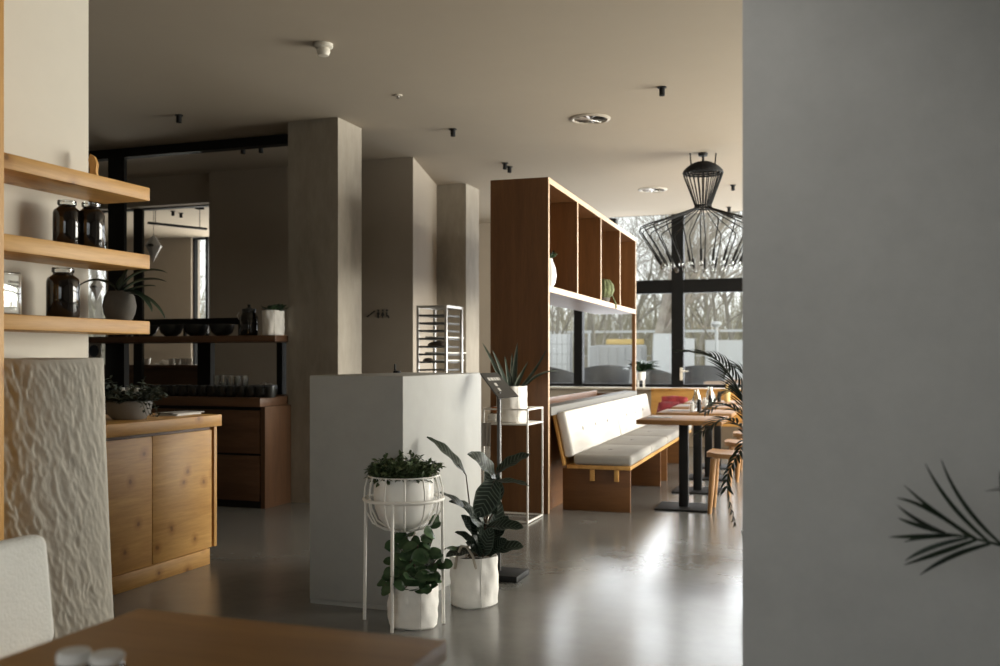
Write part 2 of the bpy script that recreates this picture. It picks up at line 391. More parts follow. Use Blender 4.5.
zF = lambda px, py: EYE + (HZ-py)*dF(px)/FL
xm = x_at(677, YF)
window('window_1', 'x', -4.35, XR, YF+.05, .82, CZ+.08, [(x_at(577.5, YF), .13), (xm, x_at(683, YF)-x_at(671, YF)), (-.4, .12), (1.4, .12)],
       [(zF(690, 292.5), zF(690, 279))], handle=(x_at(681, YF), zF(681, 374)))
window('window_2', 'y', 6.4, YF, XR+.05, .12, 3.15, [(8.9, .1), (11.4, .1)], [(2.22, 2.38)])
window('window_3', 'x', -2.7, 1.2, YB-.15, .5, 3.0, [(-.75, .08)], [])
window('window_4', 'x', xg0, xg1, YF+.05, .5, CZ, [(x_at(205.5, YF), .05), (-8.6, .1)], [(1.55, 1.66)], fw=.03)
window('window_5', 'x', xw0, xw1, YF+.05, .9, CZ, [], [(1.72, 1.95)])
s_ = MB().box(-4.35, XR, YF-.14, YF+.05, .80, .83, .004); struct(s_.build('trim_2', M['sensor'], off=(0, YF, .8), loc=(0, YF, .8)))
# dark steel partition behind the bar
PY = cy1-.05
pr = thing('steel_partition', 'black steel partition frame rising to the ceiling behind the dark counter', 'partition', (x_at(116, PY), PY, 0))
px0, px1 = x_at(108, PY), x_at(124, PY)
MB().box(px0, px1, PY, PY+.04, 0, CZ-.09).build('post', M['black'], pr, off=pr.location)
MB().box(XL+.3, c1.x-.02, PY, PY+.10, CZ-.09, CZ-.004).build('top_beam', M['black'], pr, off=pr.location)
pt = thing('glazing_frame', 'second black steel frame further back under the bulkhead', 'partition', (x_at(139, Y2+.2), Y2+.17, 0))
for a, b_ in ((134, 142.5),):
    MB().box(x_at(a, Y2+.17), x_at(b_, Y2+.17), Y2+.16, Y2+.20, 0, zb-.011).build('post', M['black'], pt, off=pt.location)
MB().box(XL+.2, XWL, Y2+.16, Y2+.26, zb-.01, zb+.07).build('transom', M['black'], pt, off=pt.location)

# ------------------------------------------------------------------ OAK SHELVES (left foreground)
SX = -2.81                                     # front edge of the shelves
sh_y0, sh_y1 = y_at(4.5, SX), y_at(150, SX)
dsh = lambda px: Vector((SX, y_at(px, SX), 0)).dot(FWD)
shz = []
upr = MB().box(WX+.002, SX+.003, sh_y0-.05, sh_y0-.004, 0, CZ-.003, .002)
c_ = (SX, sh_y0-.02, 0)
tag(upr.build('shelf_upright', M['oakz'], off=c_, loc=c_), 'tall oak upright at the near end of the wall shelves', 'upright')
for k, (yt, yb, lab) in enumerate(((152, 168, 'topmost oak wall shelf, level with the ceiling beam'), (233.3, 250.5, 'middle oak wall shelf carrying two dark jars'),
                             (313.6, 329.3, 'lowest oak wall shelf carrying one dark jar and a strap-leaved plant'))):
    d = dsh(4); z1 = EYE + (HZ-yt)*d/FL; z0 = EYE + (HZ-yb)*d/FL; shz.append(z1)
    loc = (SX, (sh_y0+sh_y1)/2, z0)
    mb = MB().box(WX+.002, SX, sh_y0-.003, sh_y1, z0, z1, .003)
    tag(mb.build('wall_shelf_board', M['oaky'], off=loc, loc=loc), lab, 'shelf', 'oak shelves on the white wall')
# dark jars
def make_jar(label, r=.062, h=.2):
    t = thing('storage_jar', label, 'jar', group='dark jars on the oak shelves')
    MB().lathe([(0, 0), (r*.9, 0), (r, .008), (r, h*.72), (r*.93, h*.79), (r*.62, h*.86), (r*.6, h*.9), (0, h*.9)], seg=36).build('body', M['darkglass'], t)
    MB().lathe([(0, h*.902), (r*.66, h*.902), (r*.68, h*.915), (r*.68, h*.985), (r*.64, h), (0, h)], seg=28).build('lid', M['clear'], t)
    return t
jar = make_jar('big dark glass jar alone on the lowest oak shelf')
def onshelf(px, xoff, k): return Vector((SX-xoff, y_at(px, SX-xoff), shz[k]+.001))
jar.location = onshelf(63, .115, 2)
dup(jar, onshelf(67, .135, 1), label='left one of the two dark jars on the middle oak shelf', scale=(.86, .86, .95))
dup(jar, onshelf(91, .085, 1), label='right one of the two dark jars on the middle oak shelf, nearer the shelf end', scale=(.86, .86, .95))
# small acrylic card
cd = onshelf(9, .10, 2)
card = thing('card_holder', 'small clear card holder with rows of print beside the dark jar', 'card holder', cd, rz=0)
MB().box(-.012, .012, -.06, .05, 0, .16, .006).build('block', M['clear'], card)
MB().box(-.004, .002, -.052, .042, .008, .15).build('card', M['paperw'], card)
mk = MB()
for i, z in enumerate((.06, .075, .09, .105, .12)):
    y = -.005
    while y < .036:
        w = random.uniform(.004, .008); mk.box(.0022, .003, y, y+w, z, z+.009); y += w+.003
mk.build('print', M['ink'], card)
# wood blocks on the top shelf
wb = Vector((WX-.02, y_at(93, WX-.02), shz[0]+.001)); wb.y = max(wb.y, wallend+.03)
MBk = MB().prism([(-.02, 0), (.014, 0), (.018, .03), (.012, .05), (.016, .085), (.004, .115), (-.012, .125), (-.02, .10), (-.012, .06)], -.012, .012, mat=Matrix.Rotation(TH, 4, 'Z') @ Matrix.Rotation(PI/2, 4, 'X'))
wb.x = SX-.16; wb.y = y_at(94, wb.x)
tag(MBk.build('carved_block', M['oakz'], loc=wb), 'small carved wooden block standing on the topmost oak shelf', 'ornament')
# strap-leaf plant on the lowest shelf
pp = onshelf(119.5, .12, 2)
sp = thing('strap_leaf_plant', 'strap-leaved plant in a grey stoneware pot on the shelf end', 'plant', pp)
MB().lathe([(0, 0), (.048, 0), (.064, .03), (.070, .065), (.062, .105), (.048, .128), (.042, .126), (.05, .10), (0, .098)], seg=32).build('pot', M['greypot'], sp)
crown = Vector((0, 0, .11))
for (dx, dz, L, w, cv, f) in ((.6, .75, .20, 0.028, 1.3, .1), (.35, .95, .23, 0.030, 1.75, -.1), (-.25, .55, .20, 0.026, 2.2, -.2), (.55, .25, .19, 0.032, 1.8, -.3), (.75, .15, .23, 0.026, 1.5, -.2), (.25, 1.0, .12, 0.035, .2, 0), (-.1, .9, .10, 0.028, .5, .4), (.9, .45, .17, 0.026, .55, -.3)):
    d = RIGHT*dx + UP*dz + FWD*f
    MB().leaf(crown, d, UP - d*.2 - FWD*.25, L*1.1, w*1.25, cv, .25, 12, .5, .35).build('leaf', M['strap'], sp, recalc=False)

# ------------------------------------------------------------------ HEWN STONE SLAB, CUSHION, BENCH
def slab():
    y0, y1 = 2.70, y_at(107, -2.72)
    m = MB(); nu, nv = 110, 240
    rnd = random.Random(3)
    def hgt(u, v):
        s = 0
        p = Vector((u*11 + v*6, v*13 - u*2.5, .3))
        w = noise.noise_vector(p*.6)*.5
        s = .017*(1-abs(noise.noise(Vector((p.x*1.25, p.y*.75, 1.7))+w))) + .012*(1-abs(noise.noise(Vector((p.x*2.6, p.y*1.35, 5.1))+w*1.3))) + .006*noise.noise(Vector((p.x*5, p.y*3.2, 9)))
        return s*.85
    def f(u, v):
        y = y0 + (y1-y0 + .055*(1-v)**1.5)*u; z = .01 + 1.237*v + (.004*math.sin(u*9) if v == 1 else 0)
        x = -2.705 - .325*(1-u)**1.5 - .015*v
        edge = min(1, u/.04)*min(1, (1-u)/.07)*min(1, (1-v)/.03)
        return Vector((x + edge*hgt(u, v)*(1-.72*u) - (1-min(1, (1-u)/.05))**2*.03, y, z))
    WAV = []
    for k in range(16):
        WAV.append((rnd.uniform(4, 30), rnd.uniform(-34, -8), rnd.uniform(0, 6), rnd.uniform(.0012, .0032)))
    m.grid(f, nu, nv)
    # closing faces: top, end and back
    def top(u, v):
        a = f(u, 1); return Vector((a.x + (WX+.004-a.x)*v, a.y, a.z))
    def end(u, v):
        a = f(1, u); return Vector((a.x + (WX+.004-a.x)*v, a.y, a.z))
    m.grid(top, nu, 1); m.grid(end, nv, 1)
    bmesh.ops.remove_doubles(m.bm, verts=m.bm.verts[:], dist=1e-5)
    loc = (-2.9, 2.95, 0)
    return m.build('stone_slab', M['stone'], off=loc, loc=loc, ang=80)
tag(slab(), 'rough hewn pale stone slab standing against the wall under the oak shelves', 'stone slab')
# upholstered foreground bench
bn = thing('upholstered_bench', 'foreground bench with a pale grey back cushion in front of the stone slab', 'bench', (-2.1, 1.6, 0))
o_ = bn.location
MB().box(-2.33, -1.78, .9, 2.30, .32, .38, .006).build('seat', M['oaky'], bn, off=o_)
for y in (1.0, 2.1): MB().box(-2.30, -1.82, y, y+.05, 0, .32, .004).build('leg_panel', M['oakz'], bn, off=o_)
tilt = Matrix.Translation((-2.265, 0, .385)) @ Matrix.Rotation(math.radians(-8), 4, 'Y')
mb = MB().box(-.05, .05, .9, 2.33, 0, .335, .035, 4, mat=tilt)
for v in mb.bm.verts: v.co.x += .004*math.sin(v.co.y*9)*math.sin(v.co.z*11)
mb.build('back_cushion', plain('pale_linen', (.60, .60, .57), .9, bump=.3, bscale=90, var=.05, vscale=7), bn, off=o_)

# ------------------------------------------------------------------ SIDEBOARD
dfx = -3.62
sp0 = floor_at(117, 594.4); plx = (floor_at(117, 594.4).x + floor_at(210, 563.8).x)/2
ys_end = y_at(217.5, dfx); y_split = y_at(152.5, dfx); y_d2 = y_at(212, dfx); y_near = 3.32
ztop = EYE - (419-HZ)*Vector((dfx, y_at(165, dfx), 0)).dot(FWD)/FL
dd = Vector((dfx, y_at(214, dfx), 0)).dot(FWD); zdb = EYE-(546.5-HZ)*dd/FL
sb = thing('sideboard', 'golden oak sideboard with two plain doors and a thick top', 'sideboard', (dfx-.3, 4.3, 0))
o_ = sb.location; bx0 = -4.25
MB().box(bx0, dfx+.03, y_near, ys_end+.004, ztop-.07, ztop, .004).build('top', M['oaky'], sb, off=o_)
MB().box(bx0, dfx-.02, y_near, ys_end-.045, zdb, ztop-.07).build('carcass', M['dwoodz'], sb, off=o_)
MB().box(bx0, dfx+.002, ys_end-.036, ys_end-.008, zdb, ztop-.071, .002).build('end_panel', M['oakz'], sb, off=o_)
for a, b_ in ((y_near, y_split-.003), (y_split+.003, y_d2-.003)):
    MB().box(dfx-.019, dfx, a, b_, zdb+.002, ztop-.09, .002).build('door', M['oaky'], sb, off=o_)
MB().box(bx0, plx, y_near, y_at(210, plx), 0, zdb-.001, .002).build('plinth', M['oaky'], sb, off=o_)
# bowl with trailing plant
bl = Vector((-3.80, y_at(129, -3.80), ztop+.001))
pb = thing('trailing_bowl_plant', 'trailing small-leaved plant in a grey bowl on the oak sideboard', 'plant', bl)
MB().lathe([(0, 0), (.085, 0), (.115, .03), (.128, .10), (.122, .105), (.105, .085), (0, .08)], seg=40).build('bowl', M['greybowl'], pb)
mb = MB(); ms = MB(); rnd = random.Random(5)
for i in range(110):
    a = rnd.uniform(0, 2*PI); r = .11*math.sqrt(rnd.random()); b0 = Vector((r*math.cos(a), r*math.sin(a), .09))
    dr = Vector((math.cos(a)*rnd.uniform(.3, 1.2), math.sin(a)*rnd.uniform(.3, 1.2), rnd.uniform(.4, 1.3))).normalized()
    pts = [b0]; p = b0.copy(); L = rnd.uniform(.07, .16)
    for k in range(5):
        p = p + dr*(L/5); dr = (dr + Vector((0, 0, -.16))).normalized(); pts.append(p.copy())
    ms.tube(pts, .0015, 4)
    for k in range(1, 6):
        for q in range(2):
            dd_ = Vector((rnd.uniform(-1, 1), rnd.uniform(-1, 1), rnd.uniform(-.2, .8)))
            mb.leaf(pts[k], dd_, UP + Vector((rnd.uniform(-.5, .5), rnd.uniform(-.5, .5), 0)), rnd.uniform(.022, .04), rnd.uniform(.015, .026), .4, .2, 3)
for (dx, df) in ((.125, .02), (.11, -.08), (.12, -.06), (.135, -.02), (.10, -.10)):
    b0 = RIGHT*dx + FWD*df + UP*.10; pts = [b0]
    for k in range(6): pts.append(b0 + RIGHT*(.008*k) + UP*(-.014*k + .01*math.sin(k)))
    ms.tube(pts, .0015, 4)
    for q in pts: mb.leaf(q, Vector((rnd.uniform(-1, 1), rnd.uniform(-1, 1), rnd.uniform(-.5, .5))), UP, .024, .018, .4, .2, 3)
mb.build('foliage', M['trail'], pb, recalc=False); ms.build('stems', M['stem'], pb)
# menus on the sideboard
for i, (dx, rz, n) in enumerate(((0, .06, 6), (.0, -.15, 3))):
    q = Vector((-3.80, y_at(178, -3.80)+.015*i, ztop+.001 + .012*i))
    t = MB()
    for k in range(n):
        t.box(-.075, .075, -.13+.004*k, .13+.005*(k % 2), .002*k, .002*k+.0016)
    tag(t.build('menu_booklet', M['paperw'] if i == 0 else M['paperg'], loc=q, rz=rz), ('white printed menus lying flat on the oak sideboard', 'grey folded menu lying on the white menus')[i], 'menu')

# ------------------------------------------------------------------ DARK BACK COUNTER
kc = floor_at(265, 509); kx, ky = kc.x, kc.y; kx0 = -8.2; kyb = PY-.02
ctz1 = EYE-(398-HZ)*kc.dot(FWD)/FL; ctz0 = ctz1-.075
ct = thing('bar_counter', 'dark stained wooden bar counter with wide drawers', 'counter', (kx-1.2, ky+.3, 0)); o_ = ct.location
MB().box(kx0, c1.x-.01, ky-.01, kyb, ctz0, ctz1, .004).build('worktop', M['dwoodx'], ct, off=o_)
MB().box(kx-.04, kx, ky, kyb, 0, ctz0).build('end_panel', M['dwoodz'], ct, off=o_)
MB().box(kx0, kx-.042, ky+.02, kyb, .0, ctz0-.001).build('carcass', M['black'], ct, off=o_)
for j in range(4):
    a = kx-.045-(j+1)*.85; b_ = a+.844
    for z0, z1 in ((.06, .435), (.455, ctz0-.03)):
        MB().box(a, b_, ky, ky+.019, z0, z1, .002).build('drawer', M['dwoodx'], ct, off=o_)
# shelf over the counter
sz1 = EYE+(HZ-335.5)*8.4/FL; sz0 = sz1-.055; sy0, sy1 = ky+.22, kyb
bs = thing('bar_shelf', 'dark wooden bar shelf on black steel supports above the counter', 'shelf', (kx-1.2, sy0+.15, ctz1+.001)); o_ = bs.location
MB().box(kx0, c1.x-.012, sy0, sy1, sz0, sz1, .003).build('shelf_board', M['dwoodx'], bs, off=o_)
for a, b_ in ((108, 127), (200, 213), (279, 284.5)):
    MB().box(x_at(a, sy1-.05), x_at(b_, sy1-.05), sy1-.09, sy1-.02, ctz1+.002, sz0).build('support', M['black'], bs, off=o_)
zr1, zr0 = EYE+(HZ-315.5)*8.5/FL, EYE+(HZ-322.5)*8.5/FL
rl = MB().box(x_at(128, sy1-.03), x_at(241, sy1-.03), sy1-.045, sy1-.015, zr0, zr1)
for px in (130, 185, 240): rl.box(x_at(px, sy1-.03)-.012, x_at(px, sy1-.03)+.012, sy1-.042, sy1-.018, sz1, zr0)
rl.build('back_rail', M['black'], bs, off=o_)
# bowls on the bar shelf
bowl = tag(MB().lathe([(0, 0), (.05, 0), (.09, .03), (.108, .085), (.112, .105), (.105, .105), (.085, .04), (0, .02)], seg=32).build('serving_bowl', M['darkware']), None, 'bowl', 'dark bowls on the bar shelf')
for i, px in enumerate((121, 146, 171, 196, 222)):
    o = bowl if i == 0 else bowl.copy()
    if i: col.objects.link(o)
    o.location = (x_at(px, sy0+.12), sy0+.12, sz1+.001)
    o['label'] = 'dark stoneware bowl in the row on the bar shelf'
def big_jar(px, Y):
    t = thing('preserving_jar', 'tall dark lidded jar on the bar shelf beside the white planter', 'jar', (x_at(px, Y), Y, sz1+.001))
    MB().lathe([(0, 0), (.07, 0), (.078, .02), (.078, .16), (.06, .19), (.058, .20), (0, .20)], seg=28).build('body', M['darkglass'], t)
    MB().lathe([(0, .2005), (.06, .2005), (.062, .23), (.03, .238), (.012, .25), (.016, .27), (0, .275)], seg=24).build('lid', M['darkware'], t)
    h = MB().tube([(-.06, -.06, .20), (-.075, -.07, .17), (-.06, -.06, .14)], .004, 6); h.build('clasp', M['steel'], t)
big_jar(249, sy0+.1)
def paper_pot(t, r, h, seed=0, handle=False, name='paper_bag_pot'):
    rnd = random.Random(seed); ph = [rnd.uniform(0, 6) for _ in range(4)]
    def wob(a, z):
        f = z/h
        return r*(.035*math.sin(3*a+ph[0]+2*f) + .02*math.sin(7*a+ph[1]-5*f) + .018*math.sin(12*a+9*f+ph[2])*(.3+f*.7) + .012*math.sin(f*21+a*2+ph[3]))
    n = 14; pr_ = [(0, .002), (r*.9, .0)] + [(r*(.97+.03*math.sin(i/n*PI)), .008+(h-.008)*i/n) for i in range(n+1)]
    pr_ += [(r*.95, h*1.0), (r*.93, h*.9), (r*.92, h*.84), (0, h*.84)]
    MB().lathe(pr_, seg=56, wob=wob).build(name, M['paper'], t)
    MB().lathe([(0, h*.86), (r*.88, h*.855)], seg=28).build('soil', M['soil'], t)
    # side seam, in a greyer tone than the paper
    a = math.atan2(-FWD.y, -FWD.x) + .35
    sm = MB(); sm.tube([(math.cos(a)*(r*1.0+wob(a, h*k/10))*1.003, math.sin(a)*(r*1.0+wob(a, h*k/10))*1.003, h*k/10) for k in range(11)], .0016, 5)
    sm.build('seam', plain('seam_tone', (.55, .53, .49), .8), t)
def rosette(t, c, n, R, Lr, Wr, mat, seed, up=(.2, 1.0), curve=.6, name='foliage'):
    rnd = random.Random(seed); mb = MB()
    for i in range(n):
        a = rnd.uniform(0, 2*PI); r = R*math.sqrt(rnd.random())
        d = Vector((math.cos(a), math.sin(a), rnd.uniform(*up)*1.6))
        mb.leaf(Vector(c)+Vector((r*math.cos(a), r*math.sin(a), rnd.uniform(0, .02))), d, UP+Vector((rnd.uniform(-.4, .4), rnd.uniform(-.4, .4), 0)), rnd.uniform(*Lr), rnd.uniform(*Wr), curve, .15, 4)
    return mb.build(name, mat, t, recalc=False)
bp_ = thing('potted_shrub', 'dark-leaved plant in a white paper bag on the bar shelf', 'plant', (x_at(273, sy0+.11), sy0+.11, sz1+.001))
paper_pot(bp_, .095, .215, 2); rosette(bp_, (0, 0, .19), 46, .07, (.06, .11), (.035, .06), M['leafd'], 4, (.2, 1.0))
# things on the counter
glass = MB().lathe([(0, 0), (.026, 0), (.030, .006), (.030, .175), (.028, .175), (.026, .01), (0, .008)], seg=20).build('drinking_glass', M['clear'])
tag(glass, 'clear drinking glass in the cluster on the dark bar counter', 'glass', 'drinking glasses on the bar counter')
k = 0
for r_, Y in enumerate((ky+.47, ky+.56)):
    for j in range(5 if r_ == 0 else 4):
        o = glass if k == 0 else glass.copy()
        if k: col.objects.link(o)
        o.location = (x_at(217+j*7+(4 if r_ else 0), Y), Y, ctz1+.001); k += 1
def mug():
    t = thing('stoneware_mug', 'dark stoneware mug in the front row on the bar counter', 'mug', group='dark mugs along the bar counter')
    MB().lathe([(0, 0), (.038, 0), (.043, .008), (.044, .095), (.040, .095), (.038, .012), (0, .01)], seg=24).build('cup', M['darkware'], t)
    MB().tube([(.042, 0, .075), (.065, 0, .07), (.068, 0, .04), (.042, 0, .025)], .006, 8).build('handle', M['darkware'], t)
    return t
mg = mug()
for i in range(13):
    Y = ky+.10; loc = (x_at(155+i*9.6, Y), Y, ctz1+.001); rz = -PI/2-.6+random.uniform(-.3, .3)
    if i == 0: mg.location = loc; mg.rotation_euler = (0, 0, rz)
    else: dup(mg, loc, rz)
plate = tag(MB().lathe([(0, 0), (.06, 0), (.085, .006), (.115, .014), (.116, .018), (.08, .011), (0, .008)], seg=32).build('stacked_plate', M['darkware']), None, 'plate', 'dark plates stacked on the bar counter')
k = 0
for px in (166, 195, 264):
    for j in range(6 if px < 260 else 5):
        o = plate if k == 0 else plate.copy()
        if k: col.objects.link(o)
        Y = ky+.30; o.location = (x_at(px, Y), Y, ctz1+.001+.0115*j)
        o['label'] = 'dark plate in one of the stacks on the bar counter'; k += 1
nb = thing('napkin_box', 'black box with a white napkin on the bar counter by the column', 'box', (x_at(262, ky+.55), ky+.55, ctz1+.001))
MB().box(-.11, .11, -.08, .08, 0, .09, .006).build('box_body', M['darkware'], nb)
mb = MB(); mb.grid(lambda u, v: Vector((-.02+.11*u, -.06+.12*v, .092+.02*math.sin(u*PI)*math.sin(v*PI)+.006*math.sin(u*11+v*7))), 10, 10); mb.build('napkin', M['paperw'], nb)
cup = tag(MB().lathe([(0, .055), (.022, .055), (.026, .052), (.036, .0), (.034, .0), (.022, .05), (0, .05)], seg=20).build('espresso_cup', M['ceramic']), 'white cup turned upside down on the bar counter', 'cup', 'white cups upside down on the bar counter')
for i in range(6):
    o = cup if i == 0 else cup.copy()
    if i: col.objects.link(o)
    Y = ky+.42 + .09*(i % 2); o.location = (x_at(122+i*7.5, Y), Y, ctz1+.001)
# service counter in the room behind
sc_z = 1.17
sv = thing('service_counter', 'dark low service counter seen under the bar shelf in the room behind', 'counter', (-8.5, Y2+.62, 0)); o_ = sv.location
MB().box(-11.5, XWL-.05, Y2+.42, Y2+.9, 0, sc_z-.05).build('front', M['dwoodx'], sv, off=o_)
MB().box(-11.55, XWL-.03, Y2+.38, Y2+.94, sc_z-.05, sc_z, .004).build('worktop', M['dwoodx'], sv, off=o_)
c2_ = None
for i, px in enumerate((147, 172, 178, 184, 189)):
    Y = Y2+.55; o = tag(MB().lathe([(0, 0), (.028, 0), (.036, .02), (.04, .075), (.037, .075), (.033, .02), (0, .012)], seg=18).build('teacup', M['ceramic']), None, 'cup', 'white cups on the rear service counter') if c2_ is None else c2_.copy()
    if c2_ is None: c2_ = o
    else: col.objects.link(o)
    o.location = (x_at(px, Y), Y, sc_z+.001); o['label'] = 'white cup standing on the rear service counter'
mb = MB(); mb.grid(lambda u, v: Vector((-.12+.24*u, -.1+.2*v, .005+.05*math.sin(u*PI)*math.sin(v*PI)+.008*math.sin(u*13+v*9))), 14, 10)
tag(mb.build('folded_cloth', M['paperw'], loc=(x_at(166, Y2+.65), Y2+.65, sc_z+.002)), 'crumpled white cloth on the rear service counter', 'cloth')
# poster card with a blue disc
q = Vector((x_at(93, PY-.16), PY-.16, 0)); dq = q.dot(FWD); zc = EYE+(HZ-351)*dq/FL-ctz1
po = thing('round_motif_print', 'small white print with a slate blue disc standing behind the oak shelves', 'print', (q.x, q.y, ctz1+.001))
MB().box(-.10, .10, -.008, .004, 0, min(zc+.075, sz0-ctz1-.004)).build('sheet', M['paperw'], po)
MB().prism([(.058*math.cos(2*PI*k/28), .058*math.sin(2*PI*k/28)) for k in range(28)], 0, .003, mat=Matrix.Translation((.02, -.0085, zc)) @ Matrix.Rotation(PI/2, 4, 'X')).build('disc', M['blue'], po)
# pendant and ornaments in the room behind
def hang(px, py, d, kind):
    p = P(px, py, d); return p
lp = P(178, 226, 13.0)
ln = thing('track_pendant', 'thin black linear ceiling lamp in the room behind the bar', 'lamp', lp)
ln.rotation_euler = (0, 0, 1.15)
MB().box(-.42, .42, -.02, .02, -.015, .015).build('bar', M['black'], ln)
for x in (-.32, .32): 
    MB().tube([(x, 0, .014), (x, 0, CZ-lp.z-.02)], .005, 6).build('rod', M['black'], ln)
    MB().lathe([(.06, -.02), (.06, .0), (0, .002)], c=(x, 0, CZ-lp.z-.003), seg=16).build('canopy', M['black'], ln)
def ornament(px, py, d, rad, label):
    p = P(px, py, d); t = thing('hanging_lantern', label, 'ornament', p)
    mb = MB(); mb.lathe([(0, -rad*1.5), (rad*.35, -rad*.75), (rad*.8, 0), (rad*.45, rad*.5), (rad*.18, rad*.9), (0, rad)], seg=6)
    mb.build('star', M['outwhite'], t, ang=10); MB().tube([(0, 0, rad), (0, 0, CZ-p.z-.0003)], .003, 5).build('thread', M['black'], t)
    MB().lathe([(0, -.02), (.035, -.012), (.03, .012), (0, .02)], c=(-FWD.x*rad*.75, -FWD.y*rad*.75, 0), seg=12).build('centre', M['ink'], t)
ornament(153.5, 246, 11.6, .13, 'white paper lantern hanging beside the black post in the rear room')
ornament(97, 287, 13.5, .13, 'white paper lantern hanging in front of the far left window')

# ------------------------------------------------------------------ PODIUM (half wall)
h1 = floor_at(307.5, 604); hy = h1.y + .018; hx1 = x_at(403, hy); hyb = y_at(481.5, hx1)
hz = EYE-(376-HZ)*Vector((hx1, hy, 0)).dot(FWD)/FL
pdm = thing('plastered_podium', 'pale plastered half-height block in the middle of the floor', 'podium', ((h1.x+hx1)/2, (hy+hyb)/2, 0)); o_ = pdm.location
MB().box(h1.x, hx1, hy, hyb, .02, hz, .006).build('block', M['podium'], pdm, off=o_)
MB().box(h1.x+.004, hx1-.004, hy+.004, hyb-.004, 0, .02).build('base_strip', M['podium'], pdm, off=o_)
q = P(396, 372, 0); Yq = hyb-.25
nh = thing('number_holder', 'tiny black table-number holder on top of the podium', 'holder', (x_at(397, Yq), Yq, hz+.001))
MB().lathe([(0, 0), (.022, 0), (.022, .012), (0, .014)], seg=18).build('foot', M['black'], nh)
MB().box(-.018, -.008, -.004, .004, .013, .052, .002).build('clip', M['black'], nh)

# ------------------------------------------------------------------ WIRE PLANT STAND WITH BOWL
sc = P(403.8, 0, 4.61); sc.z = 0
st = thing('wire_plant_stand', 'round white wire plant stand on four thin legs before the podium', 'plant stand', sc)
R0, zr = .187, EYE-(497-HZ)*4.65/FL
rg = MB(); rg.tube([(R0*math.cos(2*PI*k/48), R0*math.sin(2*PI*k/48), zr) for k in range(48)], .0085, 8, closed=True); rg.build('main_ring', M['white'], st)
base_a = math.atan2(-FWD.y, -FWD.x)
for k in range(4):
    a = base_a - .18 + k*PI/2; ca, sa = math.cos(a), math.sin(a)
    MB().tube([(R0*ca, R0*sa, zr), (R0*1.02*ca, R0*1.02*sa, zr*.5), (R0*1.04*ca, R0*1.04*sa, .001)], .0085, 8).build('leg', M['white'], st)
ztopr = EYE-(474-HZ)*4.65/FL; zbot = EYE-(528.5-HZ)*4.65/FL
rg = MB(); rg.tube([(.168*math.cos(2*PI*k/40), .168*math.sin(2*PI*k/40), ztopr) for k in range(40)], .004, 6, closed=True); rg.build('top_ring', M['white'], st)
for k in range(12):
    a = base_a+.12+2*PI*k/12; ca, sa = math.cos(a), math.sin(a)
    pr_ = [(.168, ztopr), (.182, (ztopr+zr)/2), (.186, zr), (.176, zr-.06), (.145, zr-.115), (.10, zbot+.012), (.05, zbot+.001), (.012, zbot)]
    MB().tube([(r*ca, r*sa, z) for r, z in pr_], .0042, 6).build('rib', M['white'], st)
MB().lathe([(0, zbot-.006), (.03, zbot-.006), (.03, zbot+.002), (0, zbot+.004)], seg=20).build('hub', M['white'], st)
pz = zbot+.0075
hb = thing('bushy_bowl_plant', 'bushy small-leaved plant in the white bowl held by the wire stand', 'plant', (sc.x, sc.y, pz))
H = ztopr-.005-pz
MB().lathe([(0, 0), (.045, 0), (.085, .016), (.118, .052), (.137, .105), (.143, .16), (.141, H), (.135, H), (.135, H-.03), (0, H-.03)], seg=48).build('bowl', M['ceramic'], hb)
mb = MB(); ms = MB(); rnd = random.Random(8)
for i in range(210):
    a = rnd.uniform(0, 2*PI); r = .130*math.sqrt(rnd.random()); b0 = Vector((r*math.cos(a), r*math.sin(a), H-.03))
    dr = Vector((math.cos(a)*rnd.uniform(.1, .9), math.sin(a)*rnd.uniform(.1, .9), 1)).normalized(); L = rnd.uniform(.05, .135)*(1.2-.5*r/.13)
    pts = [b0]; p = b0.copy()
    for k in range(4):
        p = p + dr*(L/4); dr = (dr + Vector((rnd.uniform(-.25, .25), rnd.uniform(-.25, .25), -.14))).normalized(); pts.append(p.copy())
    ms.tube(pts, .0013, 4)
    for k in range(1, 5):
        for q_ in range(3):
            dd_ = Vector((rnd.uniform(-1, 1), rnd.uniform(-1, 1), rnd.uniform(-.3, .9)))
            mb.leaf(pts[k], dd_, UP+Vector((rnd.uniform(-.6, .6), rnd.uniform(-.6, .6), 0)), rnd.uniform(.024, .042), rnd.uniform(.012, .019), .5, .2, 3)
mb.build('foliage', M['herb'], hb, recalc=False); ms.build('stems', M['stem'], hb)

# peperomia in paper bag (under the stand)
pl = P(414, 0, 4.565); pl.z = 0
t = thing('round_leaf_plant', 'round-leaved glossy plant in a white paper bag beneath the wire stand', 'plant', pl)
paper_pot(t, .118, .205, 11)
mb = MB(); ms = MB(); rnd = random.Random(21)
def sprig(tip_px, tip_py, dd_, nl, size):
    tip = P(tip_px, tip_py, 4.565+dd_) - pl; b0 = Vector((rnd.uniform(-.05, .05), rnd.uniform(-.05, .05), .17))
    mid = (b0+tip)/2 + Vector((0, 0, .03)); pts = [b0, (b0+mid)/2+Vector((0, 0, .008)), mid, (mid+tip)/2+Vector((0, 0, .006)), tip]
    ms.tube(pts, .003, 5)
    for k in range(nl):
        f = .25+.75*(k+1)/nl; i = min(3, int(f*4)); q0 = pts[i].lerp(pts[min(4, i+1)], f*4-i)
        a = rnd.uniform(0, 2*PI); dr = Vector((math.cos(a), math.sin(a), rnd.uniform(-.25, .6)))
        nrm = UP*.7 - FWD*.75 + Vector((rnd.uniform(-.5, .5), rnd.uniform(-.5, .5), rnd.uniform(-.2, .4)))
        s_ = size*rnd.uniform(.75, 1.15)
        mb.leaf(q0, dr, nrm, s_*.92, s_*.84, .5, .10, 8, .55, .52)
